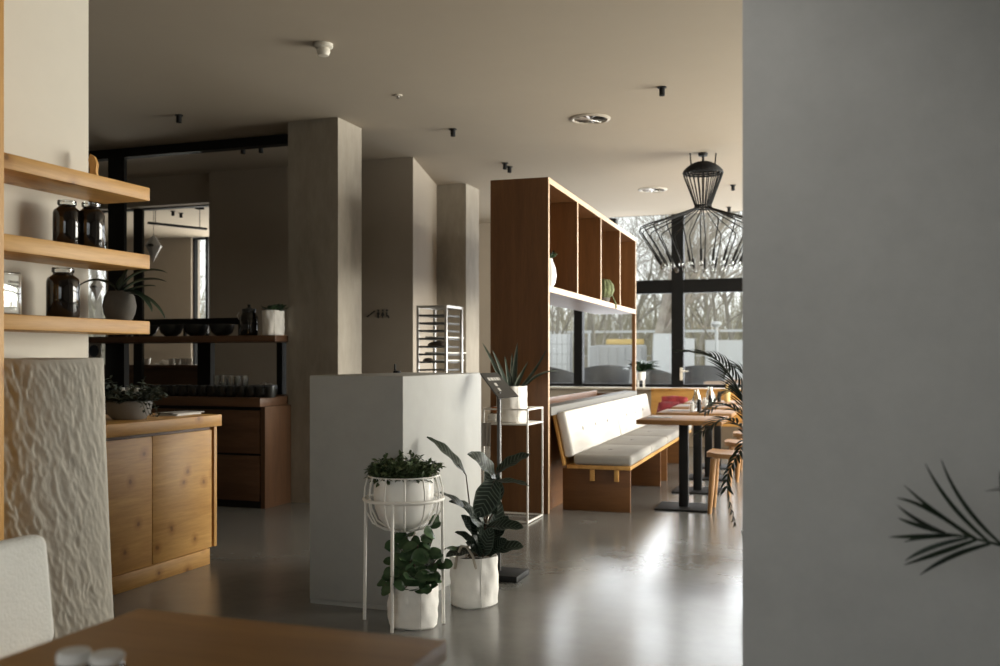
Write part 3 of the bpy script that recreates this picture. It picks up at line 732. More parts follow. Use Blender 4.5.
for a in ((384, 572, -.02, 5, .075), (388, 560, .03, 5, .08), (398, 545, .02, 5, .085), (406, 535, .06, 5, .08), (418, 545, -.05, 6, .085), (412, 560, -.10, 6, .085), (398, 575, -.11, 6, .085),
          (425, 575, -.12, 6, .085), (438, 585, -.08, 5, .08), (440, 565, 0, 5, .085), (446, 548, .03, 5, .08), (430, 520, .05, 6, .075), (434, 535, .0, 5, .08), (428, 592, -.13, 5, .075), (415, 578, -.14, 5, .08), (392, 590, -.1, 4, .075), (436, 572, -.12, 5, .08), (420, 590, -.13, 4, .08), (405, 588, -.13, 4, .08), (385, 585, -.06, 4, .075)): sprig(*a)
mb.build('foliage', M['rubber'], t, recalc=False); ms.build('stems', M['brownstem'], t)

# calathea in paper bag
ca_ = P(473.5, 0, 4.95); ca_.z = 0
t = thing('striped_leaf_plant', 'tall plant with dark striped leaves in a white paper bag with handles', 'plant', ca_)
paper_pot(t, .122, .25, 15)
for side in (-1, 1):
    c0 = RIGHT*(-.045 if side < 0 else .0) - FWD*(.112 if side < 0 else -.112)
    MB().tube([c0+RIGHT*x+UP*z for x, z in ((-.045, .20), (-.035, .26), (-.012, .315), (.015, .31), (.045, .262), (.06, .20))], .007, 6).build('handle', plain('natural_strap', (.50, .44, .36), .8), t)
cal = [  # tip px,py ; base px,py ; d base, d tip ; width px ; normal (right, up, toward camera) ; curve
    ((428, 439), (466, 475), 5.0, 4.95, 16, (.5, .6, .35), .35), ((468, 455), (496, 480), 4.95, 4.82, 23, (-.45, .6, .55), .5), ((529, 455), (496, 473), 4.98, 5.05, 16, (-.2, .8, .5), .4),
    ((528, 487), (488, 484), 4.95, 4.9, 13, (.1, .95, .25), .6), ((477, 516), (495, 479), 4.85, 4.78, 26, (.35, .3, .8), .3), ((496, 514), (486, 482), 4.9, 4.86, 15, (-.5, .3, .8), .3), ((441, 494), (480, 522), 4.9, 4.75, 13, (.45, .75, .3), .3),
    ((450, 503), (488, 527), 4.92, 4.8, 19, (.15, .9, .4), .5), ((523, 529), (486, 528), 4.9, 4.85, 17, (0, .85, .5), .55), ((523, 547), (486, 553), 4.88, 4.9, 18, (.1, .8, .45), .45),
    ((447, 557), (474, 551), 4.9, 4.8, 15, (0, .8, .5), .5), ((456, 533), (480, 548), 4.88, 4.8, 13, (.2, .8, .5), .3), ((499, 502), (488, 542), 4.97, 5.05, 18, (.5, .3, .8), .35),
    ((470, 520), (484, 550), 4.86, 4.82, 15, (.5, .3, .7), .3), ((500, 530), (484, 556), 4.9, 4.9, 14, (-.5, .4, .7), .4), ((462, 516), (480, 538), 4.93, 4.9, 14, (.3, .5, .7), .3), ((478, 528), (488, 556), 4.84, 4.8, 13, (.4, .2, .8), .2),
    ((508, 517), (490, 545), 4.92, 4.95, 17, (-.3, .6, .7), .4), ((486, 470), (499, 503), 4.98, 5.0, 20, (.4, .3, .8), .3), ((464, 508), (484, 535), 4.86, 4.78, 18, (.5, .6, .5), .4), ((492, 528), (483, 556), 4.83, 4.78, 16, (-.2, .4, .9), .3),
    ((466, 543), (482, 556), 4.84, 4.78, 14, (.3, .7, .6), .4), ((507, 540), (488, 556), 4.86, 4.84, 15, (-.2, .7, .6), .5)]
core = Vector((0, 0, .24))
for (tp, bs_, d0, d1, w, nn, cv) in cal:
    b0 = P(bs_[0], bs_[1], d0)-ca_; t0 = P(tp[0], tp[1], d1)-ca_; v = t0-b0; L = v.length*1.05
    n = RIGHT*nn[0] + UP*nn[1] - FWD*nn[2]; side = v.normalized().cross(n).normalized(); n2 = side.cross(v.normalized())
    d_ = (Matrix.Rotation(cv*.5, 3, side) @ v).normalized()
    lf = MB().leaf(b0, d_, n2, L, w*4.95/FL, cv, .14, 12, .62, .48, wave=.05).build('leaf', M['calathea'], t, recalc=False)
    s0 = core + RIGHT*random.uniform(-.03, .05) + FWD*random.uniform(-.03, .03)
    MB().tube([s0, s0.lerp(b0, .35)+UP*.02, s0.lerp(b0, .7)+UP*.015, b0, b0+d_*L*.25], [.0042, .004, .0036, .003, .0015], 6).build('stem', M['brownstem'], t)

# ------------------------------------------------------------------ MENU SIGN
ms_ = P(499, 0, 5.55); ms_.z = 0
t = thing('menu_stand', 'slim dark grey menu lectern on a flat square foot behind the striped plant', 'menu stand', ms_)
MB().box(-.075, .145, -.115, .115, 0, .035, .004).build('foot', M['black'], t, rz=0)
zt = EYE-(392-HZ)*5.55/FL
MB().box(-.009, .009, -.009, .009, .035, zt, .001).build('post', M['anthr'], t)
cs = [P(480.5, 373, 5.62)-ms_, P(497, 372.5, 5.72)-ms_, P(518.5, 396, 5.62)-ms_, P(499, 398, 5.50)-ms_]
mb = MB(); nrm = (cs[1]-cs[0]).cross(cs[3]-cs[0]).normalized(); nrm = nrm if nrm.z > 0 else -nrm
a_ = [mb.bm.verts.new(c) for c in cs]; b_ = [mb.bm.verts.new(c-nrm*.008) for c in cs]
mb.bm.faces.new(a_); mb.bm.faces.new(b_[::-1])
for k in range(4): mb.bm.faces.new((a_[k], a_[(k+1) % 4], b_[(k+1) % 4], b_[k]))
mb.build('sign_plate', M['anthr'], t)
ex, ey = (cs[1]-cs[0]), (cs[3]-cs[0])
mt = MB()
for (u0, u1, v0) in ((.16, .88, .20), (.32, .74, .42), (.32, .78, .62)):
    nw = 2 if u1-u0 > .5 else 1
    u = u0
    while u < u1:
        w = random.uniform(.10, .18)
        qs = [cs[0]+ex*a+ey*b+nrm*.0012 for a, b in ((u, v0), (min(u+w, u1), v0), (min(u+w, u1), v0+.12), (u, v0+.12))]
        mt.bm.faces.new([mt.bm.verts.new(q_) for q_ in qs]); u += w+.03
mt.build('lettering', M['paperw'], t)

# ------------------------------------------------------------------ OAK ROOM DIVIDER (frame DV: origin near corner, y along its length)
RZ = math.radians(1.7)
dvo = floor_at(548.5, 514); dvo.z = 0
def DV(x, y, z=0):
    c, s = math.cos(RZ), math.sin(RZ); return Vector((dvo.x + x*c - y*s, dvo.y + x*s + y*c, z))
dDV = dvo.dot(FWD)
zT = EYE+(HZ-177)*dDV/FL; zB1 = EYE+(HZ-285.4)*dDV/FL; zB0 = EYE+(HZ-291.5)*dDV/FL
WD = (Vector((dvo.x, dvo.y, 0)) - Vector((x_at(491, dvo.y), dvo.y, 0))).length
LD, TK = 4.16, .032
dv = thing('oak_room_divider', 'tall brown oak room divider with four open cubbies over a see-through gap', 'room divider', dvo, RZ)
EB = .004; LZ = .855
MB().box(-WD, -EB, 0, TK, 0, zT).build('end_panel', M['veneerz'], dv)
MB().box(-WD, -EB, LD-TK, LD, zB0, zT).build('end_panel', M['veneerz'], dv)
MB().box(-WD, -EB, LD-TK, LD, 0, LZ-.0305).build('end_panel', M['veneerz'], dv)
MB().box(-.045, -EB, LD-TK, LD, LZ-.03, zB0).build('post', M['veneerz'], dv)
MB().box(-WD, -EB, TK, LD-TK, zT-.045, zT).build('top_board', M['veneery'], dv)
MB().box(-WD, -EB, TK, LD-TK, zB0, zB1).build('cubby_floor', M['veneery'], dv)
MB().box(-WD, -WD+.02, TK, LD-TK, zB1, zT-.045).build('back_panel', M['veneerz'], dv)
for k in range(1, 4): MB().box(-WD+.02, -EB, LD*k/4-TK/2, LD*k/4+TK/2, zB1, zT-.045).build('partition', M['veneerz'], dv)
e = MB(); e.box(-EB, 0, 0, TK, 0, zT); e.box(-EB, 0, LD-TK, LD, 0, zT); e.box(-EB, 0, TK, LD-TK, zT-.045, zT); e.box(-EB, 0, TK, LD-TK, zB0, zB1)
for k in range(1, 4): e.box(-EB, 0, LD*k/4-TK/2, LD*k/4+TK/2, zB1, zT-.045)
e.build('edge_banding', M['edge'], dv)
MB().box(-WD, -.04, TK, LD-TK, 0, LZ-.07).build('base_cabinet', M['veneery'], dv)
MB().box(-.13, .015, TK+.002, LD-TK-.002, LZ-.069, LZ, .002).build('ledge', plain('ledge_grey', (.15, .145, .135), .7), dv)
MB().box(-WD, -WD+.02, TK+.002, LD-TK-.002, LZ-.069, LZ, .002).build('rear_lip', M['veneery'], dv)
# magazines on ledge
for i, (x, y, w, l, h, rz, m_, lab) in enumerate(((-.20, .35, .21, .28, .02, .2, 'paperw', 'white magazine lying on the divider ledge nearest the end panel'), (-.24, .70, .2, .27, .03, -.3, 'anthr', 'dark grey book lying on the divider ledge'),
                                     (-.2, 1.05, .21, .28, .015, .1, 'paperg', 'grey magazine lying furthest along the divider ledge'))):
    q_ = DV(x-.06, y, LZ-.069)
    tag(MB().box(-w/2, w/2, -l/2, l/2, 0, h, .001).build('magazine', M[m_], loc=q_, rz=RZ+rz), lab, 'magazine', 'reading on the divider ledge')
# vase in the first cubby, cactus in the third
vs = DV(-.085, .33, zB1+.001)
t = thing('succulent_vase', 'white bulbous vase with a dark succulent in the first cubby', 'plant', vs)
MB().lathe([(0, 0), (.03, 0), (.055, .04), (.066, .10), (.058, .17), (.036, .225), (.03, .25), (.025, .25), (.03, .22), (0, .21)], seg=28).build('vase', M['ceramic'], t)
rosette(t, (0, 0, .235), 34, .02, (.05, .085), (.018, .03), M['leafd'], 6, (.2, 1.4), -.3)
cc = DV(-.10, 2.68, zB1+.001)
t = thing('potted_cactus', 'round fuzzy cactus with a trailing shoot in the third cubby', 'plant', cc)
MB().lathe([(0, 0), (.06, 0), (.072, .06), (.067, .06), (0, .055)], seg=24).build('pot', M['greypot'], t)
MB().lathe([(.05, .056), (.095, .085), (.115, .14), (.105, .20), (.065, .25), (0, .265)], seg=36, wob=lambda a, z: .006*math.sin(a*14)).build('body', M['cactus'], t)
MB().tube([(.02, .06, .20), (.05, .10, .13), (.085, .13, .05), (.105, .14, .0), (.108, .145, -.05)], .009, 6).build('shoot', M['cactus'], t)
# dark book on top of divider
tag(MB().box(-.04, .04, -.05, .05, 0, .07, .006).build('small_spotlight_block', M['black'], loc=DV(-.05, 2.95, zT+.001), rz=RZ), 'small black box on top of the divider', 'box')

# ------------------------------------------------------------------ BENCHES ALONG THE DIVIDER
def make_bench(label):
    L = 2.1
    t = thing('upholstered_bench', label, 'bench', group='oak benches along the divider')
    for y in (0, L-.42): MB().box(.055, .615, y, y+.035, 0, .345, .002).build('end_panel', M['veneerx'], t)
    MB().box(.10, .625, -.04, L-.02, .346, .375, .003).build('seat_board', M['oaky'], t)
    for x in (.29, .49):
        MB().box(x, x+.035, -.035, -.001, .25, .345, .002).build('bracket', M['oakz'], t)
    for k in range(2):
        y0 = -.03 + k*(L/2); y1 = y0 + L/2-.01
        cu = MB().box(.15, .635, y0, y1, .376, .462, .03, 4)
        c = cu.build('seat_cushion', M['fabricd'], t)
        MB().lathe([(0, .0), (.022, .0), (.018, .006), (0, .01)], c=(.36, (y0+y1)/2, .458), seg=14).build('button', M['button'], c)
    R_ = Matrix.Translation((.125, 0, .44)) @ Matrix.Rotation(math.radians(-12), 4, 'Y')
    for y in (.0, L-.10): MB().box(-.075, -.052, y-.04, y+.05, -.06, .37, .002, mat=R_).build('back_slat', M['oakz'], t)
    MB().box(-.05, -.045, -.02, L-.03, -.06, .36, mat=R_).build('back_board', M['oaky'], t)
    bc = MB().box(-.044, .04, -.035, L-.045, -.0, .375, .025, 4, mat=R_).build('back_cushion', M['fabric'], t)
    for y in (.45, .98, 1.52):
        q_ = R_ @ Vector((.041, y, .2)); b = MB(); b.lathe([(.018, 0), (.014, .005), (0, .007)], seg=14)
        bmesh.ops.transform(b.bm, matrix=Matrix.Translation(q_) @ Matrix.Rotation(math.radians(78), 4, 'Y'), verts=b.bm.verts[:]); b.build('button', M['fabricd'], bc)
    return t
B1 = make_bench('nearer oak bench with pale cushions in front of the divider')
B1.location = DV(0, .25); B1.rotation_euler = (0, 0, RZ)
dup(B1, DV(0, .25+2.13), RZ, 'farther oak bench with pale cushions, nearest the far window')
# window bench
wy = 13.2; wx0 = x_at(651, wy)
t = thing('window_bench', 'oak bench with a solid back along the far window', 'bench', (-.8, wy, 0)); o_ = t.location
MB().box(wx0, 1.4, wy, wy+.04, .40, .815, .003).build('backrest', M['oakx'], t, off=o_)
MB().box(wx0, 1.4, wy-.03, wy+.06, .815, .84, .003).build('top_rail', M['oakx'], t, off=o_)
MB().box(wx0, 1.4, wy-.48, wy, .37, .41, .003).build('seat', M['oakx'], t, off=o_)
for x in (wx0+.1, -.6, 1.2): MB().box(x, x+.04, wy-.45, wy+.03, 0, .37).build('leg_panel', M['oakz'], t, off=o_)
# red cushions
def pillow(w, h, d, name, mat, loc, rx, rz, label):
    m = MB(); n = 16
    def f(s):
        def g(u, v):
            x, y = 2*u-1, 2*v-1; e_ = max(0, (1-x**4)*(1-y**4))**.5
            return Vector((x*w/2*(1-.06*y*y), s*d/2*e_*(1+.12*math.sin(5*x+3*y)), h/2 + y*h/2*(1-.06*x*x)))
        return g
    m.grid(f(1), n, n); m.grid(f(-1), n, n)
    bmesh.ops.remove_doubles(m.bm, verts=m.bm.verts[:], dist=1e-4)
    bmesh.ops.rotate(m.bm, verts=m.bm.verts[:], cent=(0, 0, 0), matrix=Matrix.Rotation(rx, 3, 'X'))
    o = m.build(name, mat, loc=loc, rz=rz); return tag(o, label, 'cushion', 'red cushions on the bench')
pillow(.27, .285, .16, 'scatter_cushion', M['red'], DV(.40, 3.95, .465), .25, RZ+.5, 'dark red cushion leaning on the farther bench')
pillow(.34, .345, .2, 'scatter_cushion', M['red2'], DV(.47, 4.32, .465), .3, RZ-.2, 'bright red patterned cushion next to the dark red one')

# ------------------------------------------------------------------ DINING TABLES
def make_table(label, w=.66, dp=.74, h=.75, top=None):
    t = thing('dining_table', label, 'table', group='square dining tables by the bench')
    MB().box(-w/2, w/2, -dp/2, dp/2, h-.036, h, .003).build('tabletop', top or M['tablex'], t)
    MB().box(-.038, .038, -.038, .038, .014, h-.045, .003).build('column', M['black'], t)
    MB().box(-.215, .215, -.215, .215, 0, .014, .003).build('base_plate', M['black'], t)
    MB().box(-.19, .19, -.19, .19, h-.046, h-.037).build('mounting_plate', M['black'], t)
    return t
T1w = floor_at(682, 509); T1w = Vector((T1w.x, T1w.y, 0))
loc1 = Vector((x_at(677.5, 7.80)+.0, 7.80+.37, 0)); loc1.x = (x_at(635, 7.80)+x_at(720.5, 7.83))/2
T1 = make_table('nearest square oak table beside the bench', w=x_at(720.5, 7.83)-x_at(635, 7.80)); T1.location = loc1; T1.rotation_euler = (0, 0, RZ)
tabs = [loc1]
step = Vector((-math.sin(RZ), math.cos(RZ), 0))*1.06
for k, lab in ((1, 'second square oak table along the bench'), (2, 'third square oak table along the bench'), (3, 'farthest square oak table near the window')):
    q_ = loc1 + step*k; tabs.append(q_); dup(T1, q_, RZ, lab)
# shakers and bottles on the tables
def shaker(label, mat, name, r=.02, h=.09):
    t = thing(name, label, 'shaker', group='condiments on the dining tables')
    MB().lathe([(0, 0), (r, 0), (r, h*.75), (r*.7, h*.8), (0, h*.8)], seg=16).build('body', mat, t)
    MB().lathe([(0, h*.801), (r*.75, h*.801), (r*.75, h*.97), (r*.6, h), (0, h)], seg=16).build('lid', M['steel'] if mat is M['clear'] or mat is M['ceramic'] else M['black'], t)
    return t
a1 = shaker('white salt shaker on the second dining table', M['ceramic'], 'salt_shaker'); a1.location = tabs[1]+Vector((-.035, -.12, .751))
b1 = shaker('dark pepper mill on the second dining table', M['black'], 'pepper_mill', .02, .12); b1.location = tabs[1]+Vector((.03, -.13, .751))
g1 = thing('water_carafe', 'clear glass carafe behind the salt shaker on the second dining table', 'carafe', tabs[1]+Vector((-.02, .08, .751)))
MB().lathe([(0, 0), (.04, 0), (.045, .02), (.04, .12), (.022, .17), (.026, .2), (.023, .2), (.019, .17), (.036, .12), (.04, .02), (0, .01)], seg=22).build('body', M['clear'], g1)
dup(a1, tabs[2]+Vector((-.03, -.10, .751)), 0, 'white salt shaker on the third dining table')
dup(b1, tabs[2]+Vector((.03, -.12, .751)), 0, 'dark pepper mill on the third dining table')
dup(g1, tabs[2]+Vector((.0, .12, .751)), 0, 'clear glass carafe on the third dining table')
dup(a1, tabs[3]+Vector((-.03, -.10, .751)), 0, 'white salt shaker on the farthest dining table')
dup(b1, tabs[3]+Vector((.03, -.12, .751)), 0, 'dark pepper mill on the farthest dining table')
y_ = thing('oil_bottle', 'yellow oil bottle on the farthest dining table', 'bottle', tabs[3]+Vector((.10, .05, .751)))
MB().lathe([(0, 0), (.035, 0), (.035, .12), (.015, .16), (.014, .2), (0, .2)], seg=18).build('body', M['yellow'], y_); MB().lathe([(0, .2005), (.016, .2005), (.016, .225), (0, .225)], seg=14).build('cap', M['black'], y_)
for k, (x, y, lab) in enumerate(((-.2, -.02, 'grey menu card lying on the nearest dining table'), (-.18, .05, 'grey menu card lying on the second dining table'), (-.15, -.05, 'grey menu card lying on the third dining table'))):
    tag(MB().box(-.1, .1, -.07, .07, 0, .004).build('menu_card', M['paperg'], loc=tabs[k]+Vector((x, y, .751)), rz=RZ+.05*k), lab, 'menu', 'menus on the dining tables')
# chairs
def make_chair(label):
    t = thing('dining_chair', label, 'chair', group='wooden chairs by the tables')
    def seat(u, v, s):
        x, y = 2*u-1, 2*v-1; k = (1-.18*abs(x)**3*abs(y)**3); 
        return Vector((x*.215*k, y*.205*k, .455 + s + .012*(x*x+y*y)))
    m = MB(); m.grid(lambda u, v: seat(u, v, .014), 14, 14); m.grid(lambda u, v: seat(u, v, -.014-.008), 14, 14)
    for fixed in (0, 1):
        m.grid(lambda u, v, q=fixed: seat(q, u, -.022+.036*v), 14, 1); m.grid(lambda u, v, q=fixed: seat(u, q, -.022+.036*v), 14, 1)
    bmesh.ops.remove_doubles(m.bm, verts=m.bm.verts[:], dist=1e-5); m.build('seat', CHW, t)
    for sx in (-1, 1):
        for sy in (-1, 1):
            MB().tube([(sx*.15, sy*.15, .44), (sx*.165, sy*.17, .2), (sx*.178, sy*.185, .0)], [.026, .023, .017], 10).build('leg', CHW, t)
    m = MB()
    for s in (-1, 1): m.tube([(.18, s*.16, .445), (.21, s*.17, .6), (.235, s*.16, .70)], [.014, .013, .012], 8)
    m.build('back_post', CHW, t)
    m = MB()
    pts = [(.235-.05*math.cos(a)+.02, .2*math.sin(a), 0) for a in [(-1+2*k/12)*1.25 for k in range(13)]]
    for z in (0,):
        m.grid(lambda u, v: Vector((pts[int(round(u*12))][0]+.004, pts[int(round(u*12))][1], .68+.1*v)), 12, 3); m.grid(lambda u, v: Vector((pts[int(round(u*12))][0]+.024, pts[int(round(u*12))][1], .68+.1*v)), 12, 3)
    for v0 in (0, 1): m.grid(lambda u, v, q=v0: Vector((pts[int(round(u*12))][0]+.004+.02*v, pts[int(round(u*12))][1], .68+.1*q)), 12, 1)
    m.grid(lambda u, v: Vector((pts[0][0]+.004+.02*u, pts[0][1], .68+.1*v)), 1, 3); m.grid(lambda u, v: Vector((pts[12][0]+.004+.02*u, pts[12][1], .68+.1*v)), 1, 3)
    bmesh.ops.remove_doubles(m.bm, verts=m.bm.verts[:], dist=1e-5); m.build('backrest', CHW, t)
    return t
CHW = wood('chair_oak', (.40, .22, .09), (.30, .15, .055), 'z', knots=False)
ch0 = None
for k, lab in enumerate(('wooden chair at the nearest dining table, behind the palm', 'wooden chair at the second dining table, behind the palm', 'wooden chair at the third dining table', 'wooden chair at the farthest dining table')):
    q_ = tabs[k] + Vector((.415 if k == 0 else .47, -.06, 0))
    if ch0 is None: ch0 = make_chair(lab); ch0.location = q_; ch0.rotation_euler = (0, 0, RZ)
    else: dup(ch0, q_, RZ+random.uniform(-.1, .1), lab)

# ------------------------------------------------------------------ RECTANGULAR WIRE STAND + AGAVE
w1 = floor_at(527.5, 524); w2 = floor_at(540.5, 516); w0 = floor_at(485.5, 520.6)
wxa, wxb = w0.x, w1.x; wya, wyb = w1.y, min(w2.y, dvo.y-.03)
ws = thing('square_wire_stand', 'tall square white wire plant stand in front of the oak divider end', 'plant stand', ((wxa+wxb)/2, (wya+wyb)/2, 0)); o_ = ws.location
dW = w1.dot(FWD); zt_ = EYE-(409-HZ)*dW/FL; ztr = EYE-(424-HZ)*dW/FL
for x in (wxa, wxb):
    for y in (wya, wyb): MB().box(x-.006, x+.006, y-.006, y+.006, 0, zt_, .001).build('post', M['white'], ws, off=o_)
for z in (.012, zt_-.006):
    m = MB()
    for y in (wya, wyb): m.box(wxa+.006, wxb-.006, y-.006, y+.006, z-.006, z+.006)
    for x in (wxa, wxb): m.box(x-.006, x+.006, wya+.006, wyb-.006, z-.006, z+.006)
    m.build('frame', M['white'], ws, off=o_)
MB().box(wxa-.004, wxb+.004, wya-.004, wyb+.004, ztr-.012, ztr, .001).build('tray', M['white'], ws, off=o_)
ag = P(512.5, 0, o_.to_3d().dot(FWD)); ag = Vector((ag.x, ag.y-.01, ztr+.001))
t = thing('aloe_plant', 'spiky aloe in a white paper bag on the square wire stand', 'plant', ag)
dA = ag.dot(FWD); hA = (423-387)*dA/FL
paper_pot(t, .118, hA, 30)
for (tx, ty, f, w, cv) in ((482, 343, .05, .03, .25), (492, 350, -.06, .028, .2), (505, 356, -.1, .024, -.2), (512, 353, .08, .024, .3), (517.5, 343, 0, .034, .1), (546, 349, -.05, .024, -.5), (561, 373, .05, .022, 1.5),
                     (487, 374, -.12, .02, .9), (498, 366, .1, .022, .4), (528, 362, .1, .024, .2), (522, 372, -.12, .018, .3), (508, 372, -.13, .02, .5), (535, 374, -.1, .016, -.3), (494, 379, .1, .016, .6)):
    tip = P(tx, ty, dA+f*1.5)-ag; b0 = Vector((0, 0, hA*.84)) + RIGHT*(tx-513)*.0008*2 + FWD*f*.3
    v = tip-b0; side = v.normalized().cross(UP-FWD*.8).normalized(); d_ = (Matrix.Rotation(cv*.5, 3, side) @ v).normalized(); n2 = side.cross(d_)
    MB().leaf(b0, d_, n2, v.length*(1+abs(cv)*.04), w*1.35, cv, .35, 9, .6, .2).build('leaf', M['agave'], t, recalc=False)
# folded cloths and copper bowl on the tray
fc = Vector((wxa+.046, wya+.14, ztr+.001))
m = MB()
for k in range(5): m.box(-.035+.002*(k % 2), .035-.003*(k % 3), -.09, .09-.004*(k % 2), .013*k, .013*k+.0125, .004)
tag(m.build('folded_napkins', M['paperw'], loc=fc), 'stack of folded white napkins on the square wire stand', 'napkins')
cb = tag(MB().lathe([(0, 0), (.03, 0), (.05, .03), (.052, .06), (.048, .06), (.045, .03), (0, .01)], seg=24).build('copper_bowl', M['copper'], loc=fc+Vector((0, 0, .067))), 'small copper bowl on the folded white napkins', 'bowl'); cb.scale = (.68, .68, .8)
m = MB(); m.grid(lambda u, v: Vector((wxa-.03+.09*u, wya-.0105-.006*math.sin(u*14)*v, ztr+.004-.17*v)), 18, 8)
loc = (wxa, wya, ztr-.16)
# draped cloth: lies over the tray edge then hangs
m2 = MB()
def drape(u, v):
    x = wxa-.02+.085*u
    if v < .25: return Vector((x, wya+.03-.045*(v/.25), ztr+.003))
    f = (v-.25)/.75; return Vector((x+.01*f*math.sin(u*6), wya-.016-.008*math.sin(u*15)*f, ztr+.003-.18*f))
m.bm.free(); m2.grid(drape, 18, 16); tag(m2.build('hand_towel', M['paperg'], off=loc, loc=loc), 'grey-white hand towel hanging from the square wire stand tray', 'towel')

# ------------------------------------------------------------------ TRAY RACK
rk = P(446, 0, 8.5); rx1, ry0 = rk.x, rk.y; rx0 = x_at(418, ry0); ry1 = y_at(461.5, rx1); zrk = EYE+(HZ-305)*8.5/FL
rt = thing('tray_rack', 'tall steel tray trolley standing behind the podium', 'trolley', ((rx0+rx1)/2, (ry0+ry1)/2, 0)); o_ = rt.location
for x in (rx0, rx1):
    for y in (ry0, ry1): MB().box(x-.011, x+.011, y-.011, y+.011, .05, zrk, .002).build('post', M['steel'], rt, off=o_)
m = MB()
for z in (.15, zrk-.011):
    for y in (ry0, ry1): m.box(rx0+.011, rx1-.011, y-.009, y+.009, z-.011, z+.011)
    for x in (rx0, rx1): m.box(x-.009, x+.009, ry0+.011, ry1-.011, z-.011, z+.011)
m.build('frame', M['steel'], rt, off=o_)
for x in (rx0, rx1):
    for y in (ry0, ry1):
        MB().tube([(x-.012, y, .03), (x+.012, y, .03)], .03, 14).build('caster', M['black'], rt, off=o_)
levels = [EYE+(HZ-y)*8.5/FL for y in (315.5, 323.3, 331, 339, 347, 354.8, 362.6, 370.5)] + [1.06-.10*k for k in range(8)]
tr0 = None
for k, z in enumerate(levels):
    for x, s in ((rx0, 1), (rx1, -1)): MB().box(min(x+s*.0115, x+s*.03), max(x+s*.0115, x+s*.03), ry0+.012, ry1-.012, z-.006, z-.003).build('runner', M['anthr'], rt, off=o_)
    if k < 8:
        o = tag(MB().box(-(rx1-rx0)/2+.013, (rx1-rx0)/2-.013, -(ry1-ry0)/2+.0, (ry1-ry0)/2-.0, 0, .014, .003).build('baking_tray', M['anthr']), 'dark baking tray slid into the steel trolley', 'tray', 'baking trays in the trolley') if tr0 is None else tr0.copy()
        if tr0 is None: tr0 = o
        else: col.objects.link(o)
        o.location = (o_[0], o_[1]-.012, z-.0025)
for k, (lev, yo, lab) in enumerate(((3, .04, 'pale board poking out of the trolley, highest of three'), (5, .09, 'pale board poking out of the trolley, middle of three'), (6, .04, 'pale board poking out of the trolley, lowest of three'))):
    tag(MB().box(-.10, .10, -.12, .28+yo, 0, .012, .002).build('serving_board', M['paperw'], loc=(o_[0]+.015, o_[1]-.02, levels[lev]+.0125)), lab, 'board', 'pale boards in the trolley')
for k, (lev, x, w, h, lab) in enumerate(((4, .03, .1, .045, 'dark loaf on the fifth tray of the trolley'), (6, -.05, .05, .03, 'small dark roll on the lower tray of the trolley'))):
    m = MB(); m.lathe([(w*math.cos(a), h*math.sin(a)) for a in [0, .3, .6, .9, 1.2, 1.45]] + [(0, h)], seg=24)
    z = levels[lev]+.0125 + (.012 if lev == 6 and x > 0 else 0)
    tag(m.build('bread_loaf', M['bread'], loc=(o_[0]+x, o_[1]-.10 if lev == 4 else o_[1]-.15, z)), lab, 'bread')
# restroom sign on the core wall
rs = Vector((x_at(378.5, Y2), Y2-.002, EYE+(HZ-313.5)*9.95/FL))
t = thing('restroom_sign', 'small dark row of restroom pictograms on the beige wall', 'sign', rs)
MB().box(-.055, .055, -.006, 0, -.006, .006, mat=Matrix.Translation((-.085, 0, 0)) @ Matrix.Rotation(-.6, 4, 'Y')).build('arrow', M['ink'], t)
for k, x in enumerate((.0, .05, .10)):
    m = MB(); m.prism([(.011*math.cos(2*PI*q/16), .011*math.sin(2*PI*q/16)) for q in range(16)], 0, .006, mat=Matrix.Translation((x, 0, .034)) @ Matrix.Rotation(PI/2, 4, 'X'))
    poly = [(-.014, .018), (.014, .018), (.016, -.01), (.008, -.01), (.008, -.045), (-.008, -.045), (-.008, -.01), (-.016, -.01)] if k == 0 else ([(-.008, .018), (.008, .018), (.02, -.02), (.007, -.02), (.007, -.045), (-.007, -.045), (-.007, -.02), (-.02, -.02)] if k == 1 else [(-.01, .018), (0, .018), (.004, -.012), (.02, -.02), (.026, -.045), (.016, -.045), (.008, -.028), (-.01, -.028)])
    m.prism(poly, 0, .006, mat=Matrix.Translation((x, 0, 0)) @ Matrix.Rotation(PI/2, 4, 'X')); m.build('pictogram', M['ink'], t)

# ------------------------------------------------------------------ CEILING FITTINGS
p = ceil_at(323.5, 44)
t = thing('smoke_detector', 'round white smoke detector on the ceiling above the podium', 'smoke detector', (p.x, p.y, CZ-.001))
MB().lathe([(0, 0), (.062, 0), (.062, -.02), (.05, -.028), (0, -.028)], seg=32).build('base', M['sensor'], t)
MB().lathe([(.04, -.0285), (.044, -.05), (.034, -.075), (0, -.08)], seg=28).build('head', M['sensor'], t)
p = ceil_at(398, 95)
t = thing('ceiling_sprinkler', 'tiny pale sprinkler rosette on the ceiling', 'sprinkler', (p.x, p.y, CZ-.0002))
MB().lathe([(0, 0), (.035, 0), (.03, -.008), (0, -.008)], seg=20).build('rosette', M['vent'], t); MB().lathe([(0, -.0085), (.01, -.0085), (.01, -.022), (.018, -.026), (0, -.028)], seg=14).build('nozzle', M['steel'], t)
def spot():
    t = thing('ceiling_spotlight', '', 'spotlight', group='black ceiling spotlights')
    MB().lathe([(0, 0), (.035, 0), (.035, -.006), (0, -.006)], seg=20).build('mount', M['black'], t)
    MB().lathe([(0, -.0065), (.022, -.0065), (.022, -.065), (.016, -.065), (0, -.05)], seg=20).build('cylinder', M['black'], t)
    return t
s0 = None
